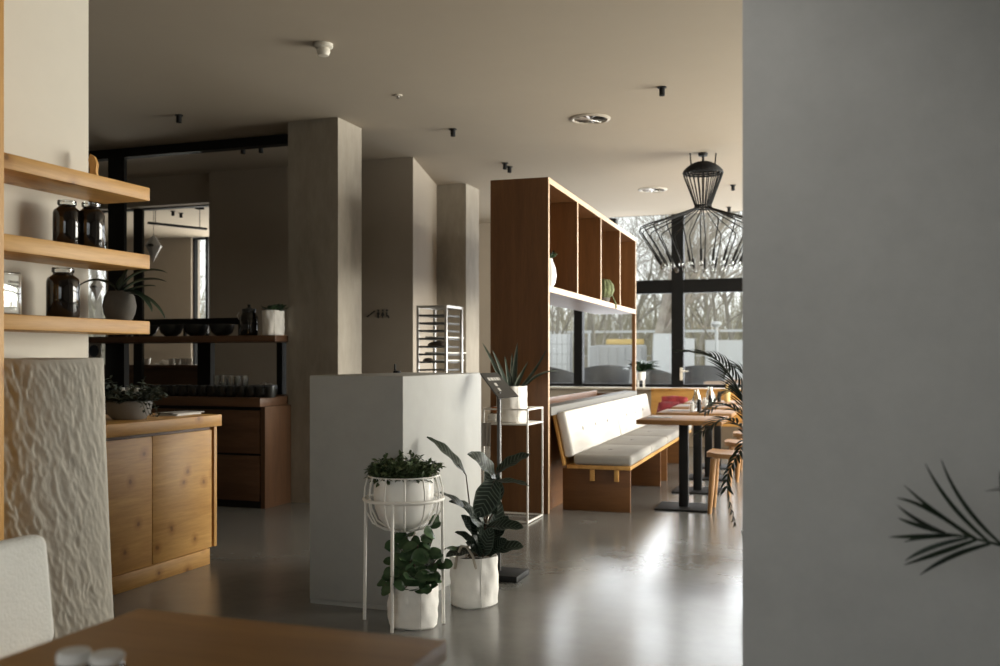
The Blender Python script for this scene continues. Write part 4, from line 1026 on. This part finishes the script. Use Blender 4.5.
for (px, py, lab) in ((662, 87, 'black ceiling spotlight nearest the grey wall, before the chandelier'), (453, 129, 'black ceiling spotlight between the concrete column and the oak divider'), (179, 115, 'black ceiling spotlight above the dark counter'),
                      (505, 163, 'left one of two black spotlights above the divider end'), (509.5, 166.5, 'right one of two black spotlights above the divider end'), (733, 185, 'black ceiling spotlight right beside the chandelier top'),
                      (729, 207, 'black ceiling spotlight behind the chandelier'), (243, 147, 'left one of two black spotlights behind the steel beam'), (261, 146, 'right one of two black spotlights behind the steel beam'), (173, 211, 'left one of two black spotlights in the bright rear room'), (181, 213, 'right one of two black spotlights in the bright rear room')):
    p = ceil_at(px, py); loc = (p.x, p.y, CZ-.001)
    if s0 is None: s0 = spot(); s0.location = loc; s0['label'] = lab
    else: dup(s0, loc, label=lab)
def vent():
    t = thing('ceiling_vent', '', 'air vent', group='round ceiling air vents')
    MB().lathe([(.175, 0), (.175, -.006), (.15, -.014), (.135, -.006), (.135, 0)], seg=40).build('rim', M['vent'], t)
    m = MB(); m.lathe([(0, -.002), (.134, -.002)], seg=40); m.build('core', M['anthr'], t)
    for k in range(12):
        a = 2*PI*k/12; c, s = math.cos(a), math.sin(a)
        MB().box(.02, .132, -.008, .008, -.010, -.007, mat=Matrix.Rotation(a, 4, 'Z') @ Matrix.Rotation(.5, 4, 'X')).build('blade', M['steel'], t)
    MB().lathe([(0, -.012), (.022, -.012), (.022, -.004), (0, -.003)], seg=18).build('cap', M['vent'], t)
    return t
p = ceil_at(590, 118.5); v0 = vent(); v0.location = (p.x, p.y, CZ-.0002); v0['label'] = 'round ceiling air vent nearer the camera'
p = ceil_at(653, 189.5); dup(v0, (p.x, p.y, CZ-.0002), .3, 'round ceiling air vent beside the chandelier')

# ------------------------------------------------------------------ CHANDELIER
lc = P(703, 0, 9.72); lx = Vector((lc.x, lc.y, 0)); LDP = 9.72
zl = lambda y: EYE+(HZ-y)*LDP/FL
ch = thing('wire_chandelier', 'large black wire chandelier shaped like an hourglass over a flared skirt', 'chandelier', (lc.x, lc.y, zl(268))); o_ = Vector((lc.x, lc.y, 0))
off = Vector((lc.x, lc.y, zl(268)))
W = lambda r, a, z: Vector((lc.x + r*math.cos(a), lc.y + r*math.sin(a), z))
MB().lathe([(0, 0), (.05, 0), (.045, -.03), (0, -.035)], c=(lc.x, lc.y, CZ-.002), seg=20).build('ceiling_plate', M['black'], ch, off=off)
for dx in (-.13, 0, .13):
    MB().tube([Vector((lc.x, lc.y, CZ-.003))+RIGHT*dx, Vector((lc.x, lc.y, zl(168)))+RIGHT*dx*.9], .012 if dx == 0 else .007, 8).build('rod', M['black'], ch, off=off)
# top cap: dense wire dome
for k, (r, y) in enumerate(((.194, 173), (.185, 171), (.168, 169.2), (.152, 167.7), (.135, 166.5), (.115, 165.3), (.09, 164), (.06, 163), (.03, 162.4))):
    MB().tube([W(r, 2*PI*q/48, zl(y)) for q in range(48)], .010, 6, closed=True).build('cap_ring', M['blackw'], ch, off=off)
for y, r in ((206, .078), (208.5, .078)):
    MB().tube([W(r, 2*PI*q/32, zl(y)) for q in range(32)], .009, 6, closed=True).build('waist_ring', M['blackw'], ch, off=off)
NW = 24
for k in range(NW):
    a = 2*PI*(k+.35)/NW
    pts = [W(.04, a, zl(162.5)), W(.09, a, zl(164)), W(.14, a, zl(167)), W(.185, a, zl(171)), W(.195, a, zl(173)), W(.185, a, zl(177)), W(.135, a, zl(190)), W(.078, a, zl(206)), W(.09, a, zl(208.5)),
           W(.30, a, zl(216)), W(.585, a, zl(225.5)), W(.628, a, zl(227.5)), W(.632, a, zl(230)), W(.61, a, zl(234)), W(.50, a, zl(250)), W(.43, a, zl(260))]
    w_ = MB().tube(pts, .006, 6).build('wire', M['blackw'], ch, off=off)
    q0, q1 = W(.475, a, zl(254)), W(.415, a, zl(264))
    MB().tube([q0, q1], .012, 8).build('socket', M['black'], w_, off=off)
    d_ = (q1-q0).normalized(); b = MB().lathe([(0, 0), (.012, 0), (.02, .02), (.023, .04), (.016, .058), (0, .064)], seg=12)
    bmesh.ops.transform(b.bm, matrix=Matrix.Translation(q1) @ Vector((0, 0, 1)).rotation_difference(d_).to_matrix().to_4x4(), verts=b.bm.verts[:])
    b.build('bulb', M['clear'], w_, off=off)

# ------------------------------------------------------------------ SILL PLANT
sq = Vector((x_at(641, YF-.07), YF-.07, .831))
t = thing('sill_plant', 'green leafy plant in a white footed pot on the far window sill', 'plant', sq)
MB().lathe([(0, .10), (.05, .10), (.062, .12), (.066, .22), (.06, .22), (.056, .13), (0, .19)], seg=24).build('pot', M['ceramic'], t)
for k in range(4):
    a = PI/4+k*PI/2; MB().tube([(.05*math.cos(a), .05*math.sin(a), .21), (.06*math.cos(a), .06*math.sin(a), 0)], .007, 6).build('leg', M['white'], t)
rosette(t, (0, 0, .21), 80, .05, (.18, .30), (.055, .09), M['leafd'], 9, (.35, 1.5), 1.2)

# ------------------------------------------------------------------ PALMS
def frond(mb, pts, L, W_, nl, droop, rnd, ang=1.0):
    """rachis through pts (4-5 points) with paired narrow leaflets"""
    P_ = [Vector(p) for p in pts]; n = len(P_)-1
    def C(t):
        i = min(n-1, int(t*n)); f = t*n-i; p0 = P_[max(i-1, 0)]; p1 = P_[i]; p2 = P_[i+1]; p3 = P_[min(i+2, n)]
        return .5*((2*p1)+(p2-p0)*f+(2*p0-5*p1+4*p2-p3)*f*f+(3*p1-p0-3*p2+p3)*f**3)
    mb.tube([C(k/14) for k in range(15)], [.005-.004*k/14 for k in range(15)], 5)
    for k in range(nl):
        t = .18+.82*(k+.5)/nl; p = C(t); tg = (C(min(1, t+.02))-C(max(0, t-.02))).normalized()
        sd = tg.cross(UP)
        sd = sd.normalized() if sd.length > .1 else RIGHT.copy()
        nn = sd.cross(tg)
        l = L*(.55+.6*math.sin(PI*(.15+.8*t)))
        for s in (-1, 1):
            d = tg*math.cos(ang)+sd*s*math.sin(ang)+nn*.15
            mb.leaf(p, d, nn, l*rnd.uniform(.85, 1.1), W_, droop, .2, 5, .7, .35)
pp = P(772, 0, 5.3); pp.z = 0
t = thing('areca_palm', 'dark feathery palm at the end of the grey wall, before the dining tables', 'plant', pp)
MB().lathe([(0, 0), (.13, 0), (.16, .28), (.165, .30), (.15, .30), (.145, .27), (0, .26)], seg=32).build('pot', M['greybowl'], t)
MB().lathe([(0, .265), (.14, .264)], seg=24).build('soil', M['soil'], t)
rnd = random.Random(17); cr = Vector((0, 0, .30))
def pf(*q): return [Vector((rnd.uniform(-.03, .03), rnd.uniform(-.03, .03), .26))] + [P(a, b, d)-pp for a, b, d in q]
for pts, L, nl in ((pf((758, 440, 5.25), (742, 395, 5.2), (718, 361, 5.15), (690, 352, 5.1)), .145, 26), (pf((755, 445, 5.2), (738, 425, 5.1), (722, 420, 5.05), (702, 432, 5.0)), .10, 16),
                   (pf((752, 445, 5.15), (740, 452, 5.05), (727, 482, 5.0), (734, 524, 5.0)), .055, 20),
                   (pf((760, 420, 5.4), (745, 395, 5.5), (728, 392, 5.55), (710, 405, 5.6)), .10, 16), (pf((757, 410, 5.3), (744, 375, 5.3), (735, 368, 5.3), (728, 372, 5.3)), .09, 14),
                   (pf((790, 420, 5.3), (815, 380, 5.3), (840, 375, 5.3), (860, 395, 5.3)), .14, 18), (pf((780, 400, 5.5), (795, 350, 5.7), (800, 330, 5.9), (805, 340, 6.1)), .14, 18), (pf((785, 430, 5.1), (800, 420, 4.95), (820, 440, 4.85), (830, 470, 4.8)), .13, 16),
                   (pf((748, 430, 5.2), (738, 412, 5.2), (722, 405, 5.15), (706, 412, 5.1)), .09, 14)):
    mb = MB(); frond(mb, pts, L*1.15, .016, nl, .6, rnd, .62); mb.build('frond', M['palm'], t, recalc=False)
pq = P(1110, 0, 2.0); pq.z = 0
t = thing('parlour_palm', 'blurred dark palm frond reaching in front of the grey wall', 'plant', pq)
MB().lathe([(0, 0), (.09, 0), (.115, .22), (.12, .24), (.108, .24), (.1, .21), (0, .2)], seg=28).build('pot', M['greybowl'], t)
MB().lathe([(0, .205), (.1, .204)], seg=20).build('soil', M['soil'], t)
def pg(*q): return [Vector((rnd.uniform(-.02, .02), rnd.uniform(-.02, .02), .2))] + [P(a, b, d)-pq for a, b, d in q]
mb = MB(); root_ = Vector((0, 0, .2)); rp = [root_] + [P(a, b, d)-pq for a, b, d in ((1085, 650, 2.0), (1040, 572, 2.0), (1000, 545, 2.01), (965, 536, 2.03), (930, 531, 2.05))]
mb.tube(rp, [.005, .0045, .004, .0033, .0022, .0012], 6)
for tip, mid, base in (((889, 537), (920, 537), (952, 536)), ((898, 518), (915, 526), (945, 533)), ((897, 505), (915, 523), (945, 533)), ((897, 498), (926, 503), (969, 537)), ((904, 485), (935, 516), (978, 540)), ((925, 463), (946, 508), (990, 543)),
                       ((941, 459), (957, 508), (1003, 546)), ((904, 565), (940, 553), (976, 540)), ((920, 575), (948, 554), (990, 544)), ((905, 561), (926, 546), (968, 538)), ((904, 542), (932, 534), (962, 536)), ((1000, 470), (1000, 510), (1025, 560))):
    e_ = rnd.uniform(-.08, .06); mb.ribbon([P(base[0], base[1], 2.02)-pq, P(mid[0], mid[1], 2.02+e_*.6)-pq, P(tip[0], tip[1], 2.02+e_)-pq], .0105, UP*.6-FWD)
mb.build('frond', M['palm'], t, recalc=False)
for pts, L, nl, an in ((pg((1090, 620, 2.0), (1075, 530, 2.0), (1045, 493, 2.0), (1008, 492, 2.0)), .07, 9, .6), (pg((1100, 600, 2.05), (1090, 500, 2.1), (1070, 420, 2.15), (1050, 400, 2.2)), .12, 12, .7),
                       (pg((1115, 600, 2.0), (1130, 520, 1.95), (1160, 480, 1.9), (1200, 490, 1.9)), .13, 10, .7), (pg((1110, 600, 2.0), (1120, 540, 1.85), (1125, 520, 1.7), (1130, 540, 1.6)), .13, 10, .7)):
    mb = MB(); frond(mb, pts, L, .0105, nl, .28, rnd, an); mb.build('frond', M['palm'], t, recalc=False)

# ------------------------------------------------------------------ FOREGROUND TABLE
tr = P(446, 637.5, .5*FL/(637.5-HZ)); tl = P(135, 610, .5*FL/(610-HZ)); fx0, fx1, fy1 = tl.x, tr.x+.008, (tr.y+tl.y)/2
ft = make_table('foreground brown oak table nearest the camera', w=fx1-fx0, dp=.80, top=wood('warm_table_oak', (.37, .19, .052), (.27, .13, .035), 'x', rough=.4, knots=False, fine=.8)); ft.location = ((fx0+fx1)/2, fy1-.40, 0)
ft['group'] = ''
del ft['group']
for px, h, lab in ((74, .072, 'left one of two blurred white-capped shakers on the foreground table'), (107, .068, 'right one of two blurred white-capped shakers on the foreground table')):
    p = P(px, 650, 1.42); t = thing('glass_shaker', lab, 'shaker', (p.x, p.y, .751), group='shakers on the foreground table')
    MB().lathe([(0, 0), (.024, 0), (.026, .01), (.025, .05), (.022, .055), (0, .055)], seg=20).build('body', M['clear'], t)
    MB().lathe([(0, .0555), (.024, .0555), (.025, .065), (.022, h), (0, h+.002)], seg=20).build('cap', M['paperw'], t)

# ------------------------------------------------------------------ OUTDOORS
struct(MB().box(-40, 40, YF+.3, 70, -.32, -.30).build('ground', M['lawn'], off=(0, 30, -.3), loc=(0, 30, -.3)))
struct(MB().box(XR+.3, 40, -20, YF+.3, -.32, -.30).build('ground', M['lawn'], off=(20, 0, -.3), loc=(20, 0, -.3)))
GZ = -.30
def tree(p, h, r, seed, label, mat, lean=0.0, depth=4, sub=3):
    rnd = random.Random(seed); t = thing('bare_tree', label, 'tree', (p[0], p[1], GZ), group='bare trees outside the window')
    tr_, br = MB(), MB()
    def grow(m, p0, d, L, r0, lev):
        n = 4; pts = [p0]; p_ = p0.copy(); rr = [r0]
        for k in range(n):
            d = (d + Vector((rnd.uniform(-.16, .16), rnd.uniform(-.16, .16), rnd.uniform(-.02, .12)))).normalized()
            p_ = p_ + d*(L/n); pts.append(p_.copy()); rr.append(r0*(1-.5*(k+1)/n))
        m.tube(pts, rr, 6 if lev < 2 else 4, cap=False)
        if lev >= depth: return
        for k in range(sub + (1 if lev < 2 else 0)):
            f = rnd.uniform(.35, 1.0); i = min(n-1, int(f*n)); q0 = pts[i].lerp(pts[i+1], f*n-i); a = rnd.uniform(0, 2*PI)
            sd = d.orthogonal().normalized(); sd = Matrix.Rotation(a, 3, d) @ sd
            dn = (d*rnd.uniform(.5, 1.0) + sd*rnd.uniform(.5, .9) + UP*.15).normalized()
            grow(br, q0, dn, L*rnd.uniform(.5, .72), rr[i]*rnd.uniform(.4, .6), lev+1)
    grow(tr_, Vector((0, 0, 0)), Vector((lean, 0, 1)).normalized(), h*.5, r, 0)
    tr_.build('trunk', mat, t); br.build('branches', mat, t)
tspec = [(560, 21, 6.5, .10, 0), (585, 27, 8.5, .16, 0), (607, 22, 7.0, .09, -.1), (622, 32, 9, .18, 0), (644, 18.6, 8.5, .25, .10), (660, 30, 9, .15, 0), (696, 24, 8, .12, -.1), (712, 34, 10, .2, 0), (725, 20, 6.5, .09, .1), (740, 28, 9, .16, 0), (765, 24, 8, .14, 0), (810, 30, 9, .16, 0), (538, 34, 9, .16, 0), (632, 26, 8, .11, .05), (700, 42, 11, .2, 0), (735, 44, 11, .2, 0), (655, 45, 11, .2, 0), (575, 45, 11, .2, 0), (605, 40, 10, .18, 0), (675, 37, 10, .15, 0)]
for i, (px, d, h, r, ln_) in enumerate(tspec):
    p = P(px, 0, d); tree(p, h, r if i == 4 else r*.6, 100+i, 'pale leaning tree trunk just outside the window, left of the mullion' if i == 4 else 'bare winter tree standing among others beyond the terrace', M['barkl'] if i == 4 else M['bark'], ln_, depth=4, sub=4)
p = P(99, 0, 24); tree(p, 8, .15, 300, 'bare tree outside the far left window', M['bark'])
# winter shrubs as a loose thicket
rnd = random.Random(77); mb = MB()
for i in range(9500):
    px, d = (rnd.uniform(420, 860), rnd.uniform(30, 48)) if i < 7000 else (rnd.uniform(60, 235), rnd.uniform(24, 40))
    p = P(px, 0, d); p.z = GZ
    h = rnd.uniform(1.2, 5.2)*(.6+.4*rnd.random()); d0 = Vector((rnd.uniform(-.35, .35), rnd.uniform(-.35, .35), 1))
    mb.tube([p, p+d0*h*.5, p+d0*h+Vector((rnd.uniform(-.4, .4), 0, 0))], [.016, .012, .005], 3, cap=False)
tag(mb.build('thicket', plain('brushwood', (.36, .33, .245), .9, var=.25, vscale=.5), smooth=False), 'tangle of bare winter brushwood at the back of the garden', 'thicket', kind='stuff')
# fence
fy = 24.0
f = thing('wire_fence', 'thin pale wire fence crossing the garden', 'fence', (P(680, 0, fy).x, fy, GZ)); o_ = f.location
for x in range(-12, 8, 2): MB().box(x-.03, x+.03, fy-.03, fy+.03, GZ, 1.95).build('post', M['outwhite'], f, off=o_)
m = MB(); m.box(-12, 6, fy-.02, fy+.02, 1.88, 1.94)
for z in (.3, .8, 1.3): m.box(-12, 6, fy-.006, fy+.006, z, z+.015)
m.build('rails', M['outwhite'], f, off=o_)
def panel(px0, px1, yt, d, name, label, cat, mat, th=.08, skew=0.0, lean=0.0, yb=None):
    a, b = P(px0, yt, d), P(px1, yt, d); zt_ = a.z; zb_ = GZ if yb is None else P(px0, yb, d).z
    loc = Vector(((a.x+b.x)/2, (a.y+b.y)/2, zb_)); Lw = (b-a).length
    m = MB(); q = [Vector((-Lw/2, 0, 0)), Vector((Lw/2, 0, 0)), Vector((Lw/2+skew, lean, zt_-zb_)), Vector((-Lw/2+skew, lean, zt_-zb_))]
    A = [m.bm.verts.new(v) for v in q]; B = [m.bm.verts.new(v+Vector((0, th, 0))) for v in q]
    m.bm.faces.new(A); m.bm.faces.new(B[::-1])
    for k in range(4): m.bm.faces.new((A[k], A[(k+1) % 4], B[(k+1) % 4], B[k]))
    return tag(m.build(name, mat, loc=loc, rz=TH), label, cat)
t = thing('storage_container', 'light grey container outside with a yellow timber along its top', 'container', P(622, 0, 18)); t.location.z = GZ
a, b = P(600, 345, 18), P(650, 345, 18); Lw = (b-a).length; zt_ = a.z-GZ
t.rotation_euler = (0, 0, TH)
MB().box(-Lw*.5, Lw*.5, 0, 1.6, 0, zt_, .03).build('body', M['outgrey'], t)
for k in range(6): MB().box(-Lw*.5+Lw*(k+.5)/6-.02, -Lw*.5+Lw*(k+.5)/6+.02, -.015, 0, .05, zt_-.05).build('rib', M['outgrey'], t)
tag(MB().box(-.35, .35, -.06, .06, 0, .10, .01).build('timber_board', M['yellow'], loc=P(625, 345, 18.2)+Vector((0, 0, .01)), rz=TH), 'yellow timber board lying on the grey container', 'board')
t = thing('barrier_panel', 'white site barrier panel behind the oak divider end', 'barrier', P(560, 0, 18.5)); t.location.z = GZ; t.rotation_euler = (0, 0, TH)
zt_ = P(560, 334, 18.5).z-GZ
MB().box(-.36, .24, 0, .04, .1, zt_, .01).build('sheet', M['outwhite'], t)
for x in (-.34, .22): MB().tube([(x, -.03, 0), (x, -.03, zt_+.05)], .02, 8).build('post', M['outgrey'], t)
m = MB()
for k in range(1, 6): m.box(-.36+.1*k-.004, -.36+.1*k+.004, -.006, 0, .1, zt_)
for k in range(1, 10): m.box(-.36, .24, -.006, 0, .1+(zt_-.1)*k/10-.004, .1+(zt_-.1)*k/10+.004)
m.build('grid_lines', M['outgrey'], t)
panel(650, 671, 333, 17.5, 'tarpaulin_sheet', 'white tarpaulin-covered board leaning left of the window mullion', 'tarpaulin', M['outwhite'], .12, .13, .35)
panel(684, 694, 338, 17.6, 'tarpaulin_sheet', 'white tarpaulin-covered board leaning right of the window mullion', 'tarpaulin', M['outwhite'], .12, .08, .35)
panel(706, 760, 340, 19, 'garden_screen', 'white screen wall behind the wooden terrace chairs', 'screen', M['outwhite'], .1)
lp_ = P(716.5, 0, 17); lp_.z = GZ
t = thing('lamp_post', 'slim white lamp post outside the right window leaf', 'lamp post', lp_)
zz = P(716, 327, 17).z-GZ
MB().tube([(0, 0, 0), (0, 0, zz)], .03, 10).build('post', M['outwhite'], t); MB().lathe([(0, 0), (.05, 0), (.09, .05), (.08, .09), (0, .10)], c=(0, 0, zz), seg=16).build('lamp_head', M['outwhite'], t)
# terrace armchairs
def tub():
    t = thing('terrace_armchair', '', 'armchair', group='grey terrace armchairs')
    m = MB()
    def sh(u, v, r):
        a = -PI*.15 + u*PI*1.3; h = .30+(.52+.18*math.sin(u*PI)-.0)*v*.85
        return Vector(((r+.05*v)*math.cos(a), (r+.05*v)*math.sin(a), h))
    m.grid(lambda u, v: sh(u, v, .33), 24, 6); m.grid(lambda u, v: sh(u, v, .29), 24, 6)
    for q_ in (0, 1):
        m.grid(lambda u, v, q=q_: sh(u, q, .29+.04*v), 24, 1); m.grid(lambda u, v, q=q_: sh(q, u, .29+.04*v), 6, 1)
    bmesh.ops.remove_doubles(m.bm, verts=m.bm.verts[:], dist=1e-5); m.build('backrest', M['wicker'], t)
    MB().lathe([(0, .28), (.30, .28), (.31, .32), (.29, .40), (0, .42)], seg=28).build('seat', M['wicker'], t)
    for k in range(4):
        a = PI/4+k*PI/2; MB().tube([(.2*math.cos(a), .2*math.sin(a), .29), (.25*math.cos(a), .25*math.sin(a), 0)], .018, 8).build('leg', M['black'], t)
    return t
tb = None
for px, d, rz, lab in ((557, 15.4, 2.6, 'grey terrace armchair seen behind the divider end'), (604, 16.5, 3.5, 'grey terrace armchair below the grey container'), (661, 15.3, 2.2, 'grey terrace armchair left of the window mullion'), (699, 16.4, 3.4, 'grey terrace armchair right of the window mullion')):
    p = P(px, 0, d); p.z = GZ+.25
    if tb is None: tb = tub(); tb.location = p; tb.scale = (1.15, 1.15, 1.32); tb.rotation_euler = (0, 0, rz); tb['label'] = lab
    else: dup(tb, p, rz, lab)
struct(MB().box(-6, 4, YF+.3, 17.2, GZ, GZ+.25).build('terrace_floor', M['outgrey'], off=(0, 15, GZ), loc=(0, 15, GZ)))
def gchair(label, p, rz):
    t = thing('garden_chair', label, 'chair', p, rz, 'wooden terrace chairs')
    for x in (-.2, .2):
        MB().box(x-.02, x+.02, -.2, -.16, 0, .45).build('leg', M['pinkwood'], t); MB().box(x-.02, x+.02, .16, .2, 0, .92).build('leg', M['pinkwood'], t)
    MB().box(-.22, .22, -.2, .158, .45, .48).build('seat', M['pinkwood'], t)
    for k in range(4): MB().box(-.13+.085*k-.02, -.13+.085*k+.02, .165, .19, .50, .86).build('back_slat', M['pinkwood'], t)
    MB().box(-.18, .18, .16, .2, .86, .93).build('top_rail', M['pinkwood'], t)
    return t
for px, d, lab in ((721, 15.3, 'pale wooden terrace chair just right of the lamp post'), (741, 16.7, 'pale wooden terrace chair closest to the grey wall edge')):
    p = P(px, 0, d); p.z = GZ+.251; gchair(lab, p, .4)

# ------------------------------------------------------------------ CAMERA, WORLD, LIGHT
cam = bpy.data.cameras.new('camera'); co = bpy.data.objects.new('camera', cam); col.objects.link(co)
co.location = (0, 0, EYE); co.rotation_euler = (PI/2, 0, TH); cam.lens = 35.0; cam.sensor_width = 36.0
cam.shift_y = (HZ-333.0)/1000.0; cam.clip_start = .05; cam.clip_end = 300
cam.dof.use_dof = True; cam.dof.focus_distance = 4.9; cam.dof.aperture_fstop = 2.8
bpy.context.scene.camera = co
w = bpy.data.worlds.new('sky'); bpy.context.scene.world = w; w.use_nodes = True; nt = w.node_tree
bg = nt.nodes['Background']; tc = N(nt, 'ShaderNodeTexCoord'); se = N(nt, 'ShaderNodeSeparateXYZ'); nt.links.new(tc.outputs['Generated'], se.inputs[0])
r = ramp(nt, [(.0, (.30, .29, .26)), (.495, (.55, .55, .53)), (.53, (1.0, 1.0, .98)), (1.0, (.92, .95, 1.0))])
mr = N(nt, 'ShaderNodeMapRange'); mr.inputs[1].default_value = -1; mr.inputs[2].default_value = 1; nt.links.new(se.outputs['Z'], mr.inputs[0]); nt.links.new(mr.outputs[0], r.inputs['Fac'])
nt.links.new(r.outputs['Color'], bg.inputs['Color']); bg.inputs['Strength'].default_value = 1.4
def area(name, loc, rot, sx, sy, power, colr, portal=False, spread=PI):
    l = bpy.data.lights.new(name, 'AREA'); l.shape = 'RECTANGLE'; l.size = sx; l.size_y = sy; l.energy = power; l.color = colr; l.spread = spread
    if portal: l.cycles.is_portal = True
    o = bpy.data.objects.new(name, l); col.objects.link(o); o.location = loc; o.rotation_euler = rot; return o
# daylight entering by the glazing
area('daylight_right', (XR+.5, 10.1, 1.7), (0, PI/2, 0), 3.0, 7.0, 1200, (1, .925, .825))
area('daylight_far', (-.5, YF+.25, 2.05), (-PI/2, 0, 0), 7.6, 2.3, 260, (.97, .97, 1.0))
area('daylight_back', (-.75, YB-.35, 1.75), (PI/2, 0, 0), 3.8, 2.4, 25, (.95, .97, 1.0))
area('daylight_rear_room', (-8.7, YF+.3, 1.9), (-PI/2, 0, 0), 2.8, 2.6, 240, (1, .93, .84))
sl = bpy.data.lights.new('wall_fill_spot', 'SPOT'); sl.energy = 50; sl.color = (1, .97, .92); sl.spot_size = math.radians(56); sl.spot_blend = 1.0; sl.shadow_soft_size = .04  # added out-of-view spot without a fixture, brightens the grey wall
so = bpy.data.objects.new('wall_fill_spot', sl); col.objects.link(so); so.location = (-.9, 1.6, CZ-.09)
so.rotation_euler = (Vector((-.12, 2.6, 1.25))-Vector(so.location)).to_track_quat('-Z', 'Y').to_euler()
vs_ = bpy.context.scene.view_settings
vs_.view_transform = 'Standard'; vs_.look = 'None'; vs_.exposure = 0.37; vs_.gamma = 1.0; vs_.use_curve_mapping = False
